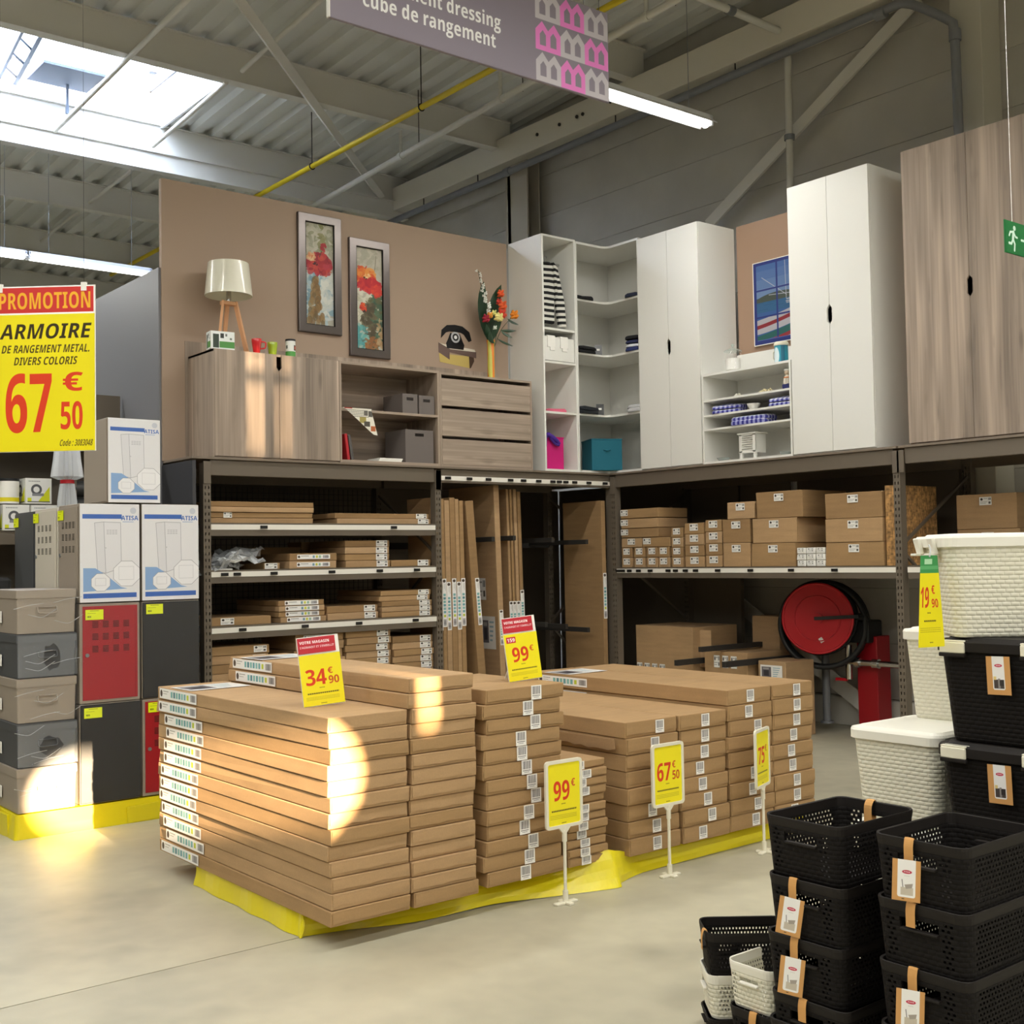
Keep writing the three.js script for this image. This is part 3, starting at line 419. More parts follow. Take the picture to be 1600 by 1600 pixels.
// the carton display on its yellow-draped base
const ZF = -4.34;
function stack(where, x0, x1, y0, n, h, len, o = {}) {
  for (let i = 0; i < n; i++) {
    const k = n - 1 - i, w = x1 - x0 - 0.006, jx = (hash(i, Math.round(x0 * 100), 3) - 0.5) * (o.jx ?? 0.014), jz = (hash(i, Math.round(x0 * 100), 4) - 0.5) * (o.jz ?? 0.02);
    const st = []; if (o.bar && (k !== o.skip)) st.push(['f', S.bar, 0.062, 0.066 * Math.min(1, h / 0.068), (o.barU ?? 0) + (hash(i, 7, Math.round(x0 * 9)) - 0.5) * 0.08, h / 2]);
    if (o.eco) st.push(['l', S.eco, 0.46, 0.052, -len / 2 + 0.30 + (hash(i, 9, 2) - 0.5) * 0.1, h * 0.52]);
    if (k === 0 && o.leaflet) st.push(['t', S.leaflet, 0.34, 0.24, -0.01, -len / 2 + 0.25, 0.04]);
    carton(`${o.kind ?? 'flat brown carton'}, ${ORD[k]}, in the stack ${where}`, [(x0 + x1) / 2 + jx, y0 + i * h, ZF - len / 2 + jz], [w, h - 0.0015, len], { flap: true, torn: o.torn && k === 1, stick: st, mat: kraft[(i * 7 + (o.tone ?? 0)) % 5 === 0 ? 1 : (o.tone ?? 0) % 4], group: 'cartons stacked on the yellow base' });
  }
}
stack('at the near left corner', 2.487, 2.882, 0.102, 13, 0.0657, 1.78, { eco: 1, leaflet: 1, kind: 'long flat carton', tone: 0, jx: 0.008 });
stack('adjoining the near corner stack', 2.888, 3.243, 0.102, 15, 0.0656, 1.78, { eco: 1, leaflet: 1, kind: 'long flat carton', tone: 0, jx: 0.018 });
stack('carrying the right-hand price card', 3.288, 3.762, 0.112, 13, 0.0686, 0.66, { bar: 1, barU: 0.02, kind: 'square flat carton', tone: 1, jx: 0.03 });
stack('behind the leftmost price stand', 3.775, 4.04, 0.118, 12, 0.0412, 0.6, { bar: 1, barU: -0.02, kind: 'thin flat carton', tone: 1 });
stack('behind the middle price stand', 4.18, 4.555, 0.104, 8, 0.083, 1.6, { bar: 1, barU: 0.02, kind: 'long carton', tone: 1, torn: 1 });
stack('right of the middle price stand', 4.565, 4.935, 0.104, 8, 0.083, 1.6, { bar: 1, barU: 0, kind: 'long carton', tone: 1 });
stack('behind the rightmost price stand', 4.94, 5.31, 0.106, 9, 0.0844, 1.66, { bar: 1, barU: 0.02, eco: 1, kind: 'long carton', tone: 1, leaflet: 1 });
stack('at the far right end of the display', 5.315, 5.68, 0.106, 9, 0.0844, 1.66, { bar: 1, barU: 0, kind: 'long carton', tone: 1 });
{ // yellow draped base: two decks with a loosely hanging skirt
  const t = thing('yellow_draped_base', 'yellow plastic sheet draped over the low base of the carton display', 'base');
  part('base_deck', b2(2.52, 4.0, 0.0, 0.1, -5.70, -4.63, 0.01), M.yellowFilm, t); part('base_deck', b2(4.05, 5.66, 0.0, 0.1, -5.9, -4.5, 0.01), M.yellowFilm, t);
  const ribbon = (path, top, seg) => { const c = new THREE.CatmullRomCurve3(path, false, 'catmullrom', 0.4), ct = new THREE.CatmullRomCurve3(top, false, 'catmullrom', 0.4), pos = [], P = (i, j) => { const u = i / seg, a = c.getPoint(u), b = ct.getPoint(u), k = j / 4; const q = a.clone().lerp(b, k); q.z += 0.014 * Math.sin(u * 23 + k * 2) * k * (1 - k) * 4; q.x += 0.006 * Math.sin(u * 31); return q; };
    for (let i = 0; i < seg; i++) for (let j = 0; j < 4; j++) { const A = P(i, j), B = P(i + 1, j), C = P(i + 1, j + 1), D = P(i, j + 1); for (const q of [A, B, C, A, C, D]) pos.push(q.x, q.y, q.z); }
    const g = new THREE.BufferGeometry(); g.setAttribute('position', new THREE.Float32BufferAttribute(pos, 3)); g.computeVertexNormals(); return uvm(g); };
  part('skirt', ribbon([V(2.494, 0.002, -5.7), V(2.49, 0.002, -5.1), V(2.485, 0.002, -4.62), V(2.497, 0.002, -4.6)], [V(2.51, 0.098, -5.7), V(2.5, 0.1, -5.1), V(2.508, 0.098, -4.64), V(2.515, 0.098, -4.62)], 30), M.yellowFilm, t);
  part('skirt', ribbon([V(2.497, 0.002, -4.6), V(2.7, 0.002, -4.55), V(3.0, 0.004, -4.44), V(3.4, 0.006, -4.42), V(3.75, 0.002, -4.32), V(4.02, 0.002, -4.24), V(4.1, 0.002, -4.3), V(4.3, 0.002, -4.36), V(4.8, 0.002, -4.38), V(5.3, 0.002, -4.39), V(5.68, 0.002, -4.4)], [V(2.515, 0.098, -4.62), V(2.7, 0.1, -4.57), V(3.0, 0.1, -4.5), V(3.4, 0.102, -4.47), V(3.75, 0.1, -4.42), V(4.0, 0.165, -4.34), V(4.1, 0.15, -4.33), V(4.3, 0.1, -4.41), V(4.8, 0.1, -4.42), V(5.3, 0.1, -4.42), V(5.68, 0.1, -4.42)], 90), M.yellowFilm, t);
}
// price print
const euro = (big, small, old) => (g, w, h) => {
  g.fillStyle = '#f6e713'; g.fillRect(0, 0, w, h); const tt = (s, x, y, cap, width, c) => { g.save(); g.font = 'bold 100px sans-serif'; const m = g.measureText(s).width; g.translate(x, y); g.scale(width / m, cap / 72); g.fillStyle = c; g.fillText(s, 0, 0); g.restore(); };
  const x = small ? w * 0.1 : w * 0.17; tt(big, x, h * 0.6, h * 0.31, w * 0.52, '#dd3a14'); tt('€', x + w * 0.55, h * 0.4, h * 0.12, w * 0.13, '#d0501c'); if (small) tt(small, x + w * 0.55, h * 0.6, h * 0.15, w * 0.27, '#c8481a');
  dashes(g, w * 0.42, h * 0.65, w * 0.12, h * 0.014, '#6b5a10'); dashes(g, w * 0.12, h * 0.75, w * 0.76, h * 0.024, '#5c5010', 0.15); for (const y of [0.83, 0.855, 0.88]) dashes(g, w * 0.08, h * y, w * 0.8, h * 0.009, '#b3a21a'); dashes(g, w * 0.42, h * 0.955, w * 0.14, h * 0.014, '#6b5a10'); if (old) { g.fillStyle = '#c8203a'; g.fillRect(w * 0.06, h * 0.06, w * 0.28, h * 0.13); tt(old, w * 0.08, h * 0.165, h * 0.08, w * 0.24, '#fff'); }
};
const priceMat = (...a) => std({ roughness: 0.45, map: canvasTex(210, 297, euro(...a)) });
function priceStand(label, x, z, m) {
  const t = thing('price_stand', label, 'sign', [x, 0, z]);
  part('stand_foot', [bx(0.13, 0.012, 0.03, 0, 0.006, 0, 0.004), bx(0.03, 0.012, 0.09, 0, 0.006, 0, 0.004)], M.cream, t); part('stand_post', [cyl(0.008, 0.008, 0.34, 0, 0.18, 0, 10), cyl(0.013, 0.013, 0.06, 0, 0.03, 0, 10), cyl(0.012, 0.012, 0.05, 0, 0.31, 0, 10), T(extr(shape([[-0.04, 0.03], [-0.012, 0], [0.012, 0], [0.04, 0.03]]), 0.01), 0, 0.325, -0.005)], M.cream, t);
  const fr = rrShape(0.225, 0.312, 0.018); fr.holes.push(new THREE.Path(rrPts(0.195, 0.282, 0.01).map(([a, b]) => new THREE.Vector2(a, b)))); part('sign_frame', T(extr(fr, 0.012), 0, 0.505, -0.006), M.cream, t); plane(0.2, 0.288, m, t, 'price_print', 0, 0.505, 0.002); part('sign_backing', b2(-0.105, 0.105, 0.36, 0.65, -0.004, 0.0), M.paper, t); return t;
}
priceStand('yellow 99 euro price stand on a white post by the thin cartons', 3.66, -4.22, priceMat('99'));
priceStand('yellow 67.50 euro price stand on a white post', 4.355, -4.225, priceMat('67', '50'));
priceStand('yellow 75 euro price stand on a white post, rightmost of three', 5.07, -4.215, priceMat('75')).rotation.y = 0.36;
function priceCard(label, x, y, z, ry, m) {      // leaning card in an acrylic easel
  const t = thing('price_card', label, 'sign', [x, y, z], ry); const c = part('card_sheet', T(bx(0.2, 0.31, 0.003, 0, 0.155, 0), 0, 0, 0, -0.12, 0, 0.0), M.paper, t); t.rotation.z = 0.0; c.rotation.z = 0.06;
  const pr = plane(0.198, 0.226, m, c, 'price_print', 0, 0.116, -0.009); pr.rotation.x = -0.12; const hd = plane(0.18, 0.07, S.cardHead, c, 'card_header', -0.008, 0.27, -0.0275); hd.rotation.x = -0.12; const bk = part('easel_leg', bar(V(0, 0.2, -0.03), V(0, 0.002, -0.14), 0.05, 0.003), M.paper, t); return t;
}
S.cardHead = std({ roughness: 0.4, map: canvasTex(200, 78, (g, w, h) => { g.fillStyle = '#c22a38'; g.fillRect(0, 0, w, h); g.fillStyle = '#fff'; g.font = 'bold 20px sans-serif'; g.fillText('VOTRE MAGASIN', 10, 30); g.font = '15px sans-serif'; g.fillText("S'AGRANDIT ET S'EMBELLIT", 10, 52); }) });
priceCard('yellow 34.90 euro price card with red header leaning on the left stack', 2.69, 0.957, -4.72, -0.12, priceMat('34', '90'));
priceCard('yellow 99 euro price card with red header on the barcode cartons', 3.69, 1.005, -4.52, -0.05, priceMat('99', '', '159'));

// ---------------------------------------------------------------- rack cartons
const row = (where, list, shelfY, g) => list.forEach(([txt, x0, x1, n, h, d, st, o = {}]) => { for (let i = 0; i < n; i++) { const k = n - 1 - i; carton(n > 1 ? `${txt}, ${ORD[k]}, ${where}` : `${txt} ${where}`, [(x0 + x1) / 2 + (hash(i, 3, x0 * 100 | 0) - 0.5) * 0.02, shelfY + (o.dy ?? 0) + i * h, ZL - 0.04 - d / 2 - (o.back ?? 0) - hash(i, 4, x0 * 100 | 0) * 0.02], [x1 - x0, h - 0.002, d], { stick: st === 'eco' ? [['f', S.ecoShort, 0.3, 0.036, 0, h / 2]] : st === 'bar' ? [['f', S.ship, 0.11, Math.min(0.05, h * 0.9), (x1 - x0) / 2 - 0.08, h / 2]] : st === 'barl' ? [['f', S.ship, 0.11, Math.min(0.05, h * 0.9), -(x1 - x0) / 2 + 0.14, h / 2]] : st === 'one' && k === 2 ? [['f', S.ship, 0.07, 0.045, -0.29, h / 2]] : [], mat: kraft[(i + n) % 4], group: g }); } });
row('on the upper rack shelf', [['wide flat carton', 3.87, 4.76, 4, 0.0425, 0.6, 'one'], ['wide flat carton with white label', 4.97, 5.9, 2, 0.045, 0.6, 'bar']], 1.905, 'cartons on the upper rack shelf');
row('on the second rack shelf', [['flat carton with long white label', 4.55, 4.98, 2, 0.062, 0.5, 'eco'], ['square flat carton', 5.05, 5.48, 4, 0.056, 0.6, 'bar'], ['lone flat carton', 5.5, 5.9, 1, 0.056, 0.5, 'bar'], ['shaded carton set back', 4.5, 4.95, 2, 0.09, 0.35, '', { back: 0.55 }], ['shaded carton set back behind the square cartons', 5.0, 5.3, 3, 0.075, 0.25, '', { back: 0.66 }], ['small carton beside the plastic bags', 4.36, 4.5, 1, 0.05, 0.4, 'bar', { back: 0.06 }]], 1.545, 'cartons on the second rack shelf');
row('on the third rack shelf', [['lone flat carton with white label', 3.87, 4.38, 1, 0.066, 0.6, 'barl'], ['flat carton with long white label', 4.45, 4.86, 4, 0.044, 0.75, 'eco'], ['flat carton', 4.88, 5.36, 2, 0.057, 0.6, 'bar'], ['flat carton with white label', 5.39, 5.9, 5, 0.045, 0.7, 'bar']], 1.12, 'cartons on the third rack shelf');
row('on the lowest rack shelf', [['flat carton', 3.88, 4.36, 5, 0.069, 0.6, 'bar'], ['flat carton with long label', 4.59, 5.03, 6, 0.068, 0.6, 'eco'], ['flat carton with barcode label', 5.05, 5.48, 7, 0.058, 0.6, 'bar'], ['thin flat carton', 5.5, 5.91, 6, 0.056, 0.6, 'bar']], 0.62, 'cartons on the lowest rack shelf');
{ // clear-bagged white profiles
  for (let i = 0; i < 6; i++) { const t = thing('bagged_profile', ['clear bag of white profile with upturned corner on the second rack shelf', 'clear bag of white profile lying flat on the second rack shelf', 'clear bag of white fittings spilling over the price rail', 'clear bag of white fittings lowest in the heap', 'clear bag of white profile nearest the cartons', 'clear bag of white profile furthest back in the heap'][i], 'bag', [3.94 + i * 0.06, 1.55 + i * 0.026, -8.56 - (i % 3) * 0.12], rr(-0.5, 0.5), 'bags of white profiles');
    const n = 10, pos = [], P = (a, b) => { const u = a / n, v = b / 6; return V((u - 0.5) * 0.36, 0.03 * Math.sin(u * 6 + i) * Math.sin(v * 5) + 0.02 * Math.sin(u * 19 + v * 13 + i) + (i === 0 && u > 0.6 ? (u - 0.6) * 0.32 : 0) + (i === 4 ? u * 0.05 : 0), (v - 0.5) * 0.26); };
    for (let a = 0; a < n; a++) for (let b = 0; b < 6; b++) { const A = P(a, b), B = P(a + 1, b), C = P(a + 1, b + 1), D = P(a, b + 1); for (const q of [A, C, B, A, D, C]) pos.push(q.x, q.y, q.z); }
    const g = new THREE.BufferGeometry(); g.setAttribute('position', new THREE.Float32BufferAttribute(pos, 3)); g.computeVertexNormals(); part('clear_bag', uvm(g), M.filmDense, t); part('white_profile', [T(bx(0.26, 0.014, 0.06, 0, 0, 0, 0.003), 0, -0.004, 0.02, 0.2, 0.2 * i), T(bx(0.1, 0.012, 0.04, 0, 0, 0, 0.003), 0.06, -0.002, -0.06, 0, 1)], M.signWhite, t); }
}
// upright panels in the corner bay
{
  const up = (label, x0, x1, y1, lean, dep, stick, m = 1, z = -8.5, leanZ = 0) => { const w = x1 - x0, t = thing('upright_carton', label, 'carton', [(x0 + x1) / 2, 0.02, z - dep / 2], 0, 'tall cartons stood upright in the corner bay'); t.rotation.set(leanZ, 0, lean); part('carton_body', cartonGeo(w, y1, dep, (cv++) % 4), kraft[m % 4], t); if (stick) plane(0.045, stick[1], S.ecoV, t, 'paper_sticker', stick[2] ?? 0, stick[0], dep / 2 + 0.004); return t; };
  [[5.99, 6.035, 1.17, 'nearest the left upright'], [6.037, 6.075, 1.2, 'second from the left upright'], [6.078, 6.13, 1.17, 'third from the left upright'], [6.135, 6.19, 1.2, 'fourth from the left upright'], [6.193, 6.235, 1.17, 'fifth from the left upright'], [6.238, 6.285, 1.2, 'sixth from the left upright']].forEach(([a, b, y, s], i) => up(`tall narrow carton with label strip, ${s}`, a, b, 2.12 - (i % 3) * 0.012, 0.012, 0.45, [y, 0.42], i));
  up('tall narrow carton leaning left beside the six upright ones', 6.44, 6.525, 2.1, 0.075, 0.45, [1.2, 0.42, 0.02], 3);
  const w = up('widest tall carton with printed picture labels leaning in the corner bay', 6.73, 6.79, 2.25, 0.03, 0.7, [0.95, 0.32], 2, -8.58); plane(0.2, 0.3, S.leaflet, w, 'picture_label', -0.034, 0.9, 0.2, -Math.PI / 2); plane(0.16, 0.2, S.ship, w, 'paper_sticker', -0.034, 1.3, 0.1, -Math.PI / 2);
  [[6.88, 6.91], [6.92, 6.95], [6.965, 7.0], [7.01, 7.05]].forEach(([a, b], i) => up(`slim tall carton, ${['first', 'second', 'third', 'fourth'][i]} of four right of the picture-label carton`, a + 0.04, b + 0.04, 2.22 - (i === 3 ? 0.02 : 0), 0.022, 0.5, [1.0 + (i === 3 ? 0.1 : 0), 0.36], i, -8.66));
  up('broad tall carton stood on edge at the right end of the corner bay', 7.9, 7.955, 2.12, 0.004, 0.56, [1.2, 0.44], 3, -8.47);
  const arms = thing('divider_arms', 'dark steel divider arms sticking out in the corner bay', 'arms'); for (const [x, y] of [[6.59, 1.75], [6.835, 1.76], [7.3, 1.74], [7.73, 1.72], [7.2, 0.95], [7.45, 0.92], [7.73, 0.875]]) part('arm', b2(x, x + 0.035, y, y + 0.045, -9.4, -8.52, 0.004), M.rackDark, arms); part('arm_rail', [b2(6, 8, 1.7, 1.76, -9.42, -9.38), b2(6, 8, 0.86, 0.92, -9.42, -9.38)], M.rackDark, arms);
}
// ---------------------------------------------------------------- right rack: small labelled cartons (front at x = XR + 0.03)
const rbox = (label, z0, z1, y, h, d, o = {}) => carton(label, [XR + 0.03 + d / 2 + (o.back ?? 0), y, (z0 + z1) / 2], [d, h - 0.002, z1 - z0 - 0.004], { name: 'shipping_carton', sway: 0.01, mat: o.mat ?? kraft[(cv * 3) % 4], stick: o.nolabel ? [] : [['l', S.ship, Math.min(0.1, (z1 - z0) * 0.6), Math.min(0.062, h * 0.62), o.u ?? 0, h - Math.min(0.062, h * 0.62) / 2 - h * 0.1]], group: o.g ?? 'labelled cartons on the right rack shelf' });
const RS = 1.49;
{
  rbox('brown carton with corner label, topmost at the left end of the right rack shelf', -8.34, -7.84, 1.96, 0.09, 0.4, { u: -0.2 }); rbox('brown carton with corner label, second down at the left end of the right rack shelf', -8.34, -7.84, 1.865, 0.09, 0.4, { u: -0.2 }); rbox('brown carton with corner label, third down at the left end of the right rack shelf', -8.34, -7.84, 1.775, 0.087, 0.4, { u: -0.2 });
  rbox('low wide carton with label above the smallest boxes on the right rack', -8.34, -8.06, 1.682, 0.09, 0.4); rbox('low carton with label beside the low wide one on the right rack', -8.05, -7.69, 1.682, 0.09, 0.4, { u: -0.12 });
  [-8.34, -8.17, -8.0, -7.85].forEach((z, i) => [0, 1].forEach((j) => rbox(`small square carton, ${['first', 'second', 'third', 'fourth'][i]} from the corner in the ${j ? 'upper' : 'bottom'} row of the right rack`, z, z + 0.145, RS + j * 0.096, 0.095, 0.3)));
  const col4 = (txt, z0, z1, hs, d) => { let y = RS; hs.forEach((h, i) => { rbox(`${txt}, ${ORD[hs.length - 1 - i]}`, z0, z1, y, h, d); y += h; }); };
  col4('small carton in the narrow pile of four on the right rack', -7.68, -7.535, [0.092, 0.092, 0.09, 0.09], 0.3); col4('mid-size carton in the wider pile of four on the right rack', -7.51, -7.275, [0.1, 0.1, 0.1, 0.1], 0.35); col4('carton in the pile of four beside the cube cartons on the right rack', -7.26, -7.065, [0.105, 0.105, 0.105, 0.105], 0.4);
  rbox('cube carton with label on the right rack shelf, lower of two', -7.055, -6.745, RS, 0.21, 0.45); rbox('cube carton with label on the right rack shelf, upper of two', -7.055, -6.745, RS + 0.21, 0.205, 0.45); rbox('small carton sitting on the two cube cartons', -7.0, -6.69, RS + 0.415, 0.15, 0.4);
  rbox('large carton with dark side, lowest of three on the right rack', -6.735, -6.265, RS, 0.2, 0.5); rbox('large carton with dark side, middle of three on the right rack', -6.72, -6.25, RS + 0.2, 0.21, 0.55); rbox('large carton with dark side, highest of three on the right rack', -6.67, -6.18, RS + 0.41, 0.225, 0.6);
  for (let c = 0; c < 3; c++) for (let r = 0; r < 3; r++) rbox(`tiny white box, column ${['nearest the large cartons', 'in the middle', 'nearest the sealed cartons'][c]}, ${['bottom', 'middle', 'upper'][r]} row`, -6.255 + c * 0.097, -6.165 + c * 0.097, RS + r * 0.052, 0.051, 0.2, { mat: M.paper, g: 'tiny white boxes on the right rack' });
  rbox('sealed carton by the chipboard sheet, lowest of three', -5.965, -5.42, RS, 0.19, 0.5); rbox('sealed carton by the chipboard sheet, middle of three', -5.965, -5.425, RS + 0.19, 0.19, 0.5); rbox('sealed carton by the chipboard sheet, highest of three', -5.96, -5.425, RS + 0.38, 0.205, 0.5);
  single('chipboard_sheet', 'upright sheet of chipboard at the rack upright', 'board', b2(8.04, 8.6, RS, 2.11, -5.405, -5.31, 0.002), M.osb);
  // next bay, in shade behind the lidded boxes
  rbox('large shaded carton with one label in the bay right of the upright, upper', -5.1, -4.6, 1.76, 0.27, 0.4, { back: 0.5, mat: kraft[0], g: 'large cartons in the right-hand bay' }); rbox('large shaded carton in the bay right of the upright, lower', -5.1, -4.58, RS, 0.27, 0.4, { back: 0.5, mat: kraft[0], g: 'large cartons in the right-hand bay' });
}
{ // floor level of the right rack
  const big = (label, z0, z1, y0, y1, x0, d, m) => carton(label, [x0 + d / 2, y0, (z0 + z1) / 2], [d, y1 - y0, z1 - z0], { name: 'large_carton', mat: m, group: 'large cartons under the right rack shelf' });
  const a = big('biggest open-topped carton on the floor in the rack corner', -8.34, -7.6, 0.0, 0.93, 8.2, 0.62, kraft[0]); part('side_flap', T(bx(0.02, 0.34, 0.2), -0.2, 0.73, 0.38, 0, 0.3), kraft[2], a); [0, 1, 2, 3].forEach((i) => plane(0.07, 0.1, S.ship, a, 'paper_sticker', -0.316, 0.52, -0.32 + i * 0.1, -Math.PI / 2));
  const b = big('carton leaning behind the dark arms under the right shelf', -7.5, -7.0, 0.0, 0.72, 8.25, 0.5, kraft[0]); [0, 1, 2].forEach((i) => plane(0.07, 0.11, S.ship, b, 'paper_sticker', -0.256, 0.63, -0.1 + i * 0.1, -Math.PI / 2));
  const c = big('carton with big black symbols beside the hose reel', -6.92, -6.62, 0.0, 0.66, 8.3, 0.4, kraft[2]); plane(0.24, 0.13, S.leaflet, c, 'printed_panel', -0.206, 0.56, 0, -Math.PI / 2); big('upright carton with folded flap left of the hose reel', -7.38, -7.06, 0.0, 1.02, 8.78, 0.2, kraft[2]);
  const arms = thing('rack_arms', 'dark steel arms projecting under the right rack shelf', 'arms'); part('arm', b2(7.92, 8.9, 0.6, 0.65, -7.57, -7.53), M.rackDark, arms); part('arm', b2(7.9, 8.9, 0.62, 0.67, -6.985, -6.94), M.rackDark, arms); part('arm', b2(7.95, 8.9, 0.735, 0.78, -7.3, -7.26), M.rackDark, arms);
}
{ // fire hose reel and its red feed
  const t = thing('fire_hose_reel', 'red fire hose reel with black hose on the wall', 'hose reel', [8.8, 1.02, -6.62], 0.45); // axis along local -x
  const disc = (r, h, x, m, n) => part(n, T(prep(new THREE.CylinderGeometry(r, r, h, 40)), x, 0, 0, 0, 0, Math.PI / 2), m, t);
  disc(0.31, 0.02, -0.1, M.redReel, 'front_disc'); disc(0.31, 0.02, 0.1, M.redReel, 'back_disc'); disc(0.12, 0.18, 0, M.redReel, 'drum'); disc(0.05, 0.03, -0.12, M.redReel, 'hub'); part('disc_rim', [T(prep(new THREE.TorusGeometry(0.305, 0.012, 8, 40)), -0.11, 0, 0, 0, Math.PI / 2), T(prep(new THREE.TorusGeometry(0.2, 0.006, 6, 36)), -0.111, 0, 0, 0, Math.PI / 2)], M.redReel, t);
  const hose = []; for (const [r, x] of [[0.31, 0.045], [0.315, 0.0], [0.372, -0.06], [0.378, -0.015], [0.372, 0.03], [0.376, 0.07], [0.3, -0.04]]) hose.push(T(prep(new THREE.TorusGeometry(r, 0.021, 8, 44)), x, r > 0.33 ? -0.06 : 0, r > 0.33 ? 0.03 : 0, 0, Math.PI / 2)); part('hose', hose, M.hose, t);
  part('feed_arm', [bar(V(-0.14, 0.0, -0.02), V(-0.13, 0.02, 0.36), 0.035, 0.03), tube([V(-0.12, 0.02, 0.34), V(-0.02, 0.0, 0.4), V(0.05, -0.12, 0.42)], 0.03, 14)], M.hose, t); plane(0.035, 0.045, M.paper, t, 'inspection_tag', -0.113, -0.19, 0.03, -Math.PI / 2, 0, 0.6);
  part('wall_bracket', [bar(V(0.1, 0, 0), V(0.5, 0, 0.1), 0.05, 0.05)], M.hose, t);
  const p = thing('red_standpipe', 'red boxed standpipe with black cap beside the hose reel', 'pipe', [9.1, 0, -6.3]); part('pipe_casing', b2(-0.08, 0.12, 0, 0.86, -0.1, 0.11, 0.01), M.red, p); part('black_cap', b2(-0.16, 0.06, 0.8, 1.0, -0.15, 0.08, 0.02), M.hose, p);
  const v = thing('hose_valve', 'chrome valve with red levers across the standpipe', 'valve', [8.93, 0.63, -6.42]); part('valve_body', [cyl(0.03, 0.03, 0.3, 0, 0, 0, 12), rod(V(0, 0, 0), V(0, 0, 0.55), 0.028, 12), cyl(0.045, 0.045, 0.05, 0, 0, 0.1, 12, Math.PI / 2), cyl(0.042, 0.042, 0.06, 0, 0, 0.28, 12, Math.PI / 2)], M.chrome, v); part('lever', b2(-0.012, 0.012, 0.12, 0.145, -0.16, -0.03, 0.004), M.redReel, v); part('lever', b2(-0.012, 0.012, -0.17, -0.145, -0.14, -0.02, 0.004), M.redReel, v); part('pipe_tail', rod(V(0, 0, 0.55), V(0, 0, 1.4), 0.03, 12), M.greyPipe, v);
  const g = thing('reel_post', 'grey vertical pipe below the hose reel', 'pipe', [9.0, 0, -6.72]); part('post_tube', cyl(0.035, 0.035, 0.75, 0, 0.45, 0, 12), M.greyPipe, g); part('foot_flange', cyl(0.06, 0.06, 0.02, 0, 0.07, 0, 14), M.greyPipe, g);
  const cp = thing('corner_duct', 'cream plastic pipe elbow in the right-hand bay', 'pipe', [9.05, 0, -3.9]); part('pipe_run', tube([V(0, 0.5, 0.3), V(0, 2.0, 0.3), V(0, 2.12, 0.25), V(0, 2.14, 0.1), V(0, 2.08, 0), V(0, 1.0, -0.03)], 0.05, 50, 10), M.whitePipe, cp);
}

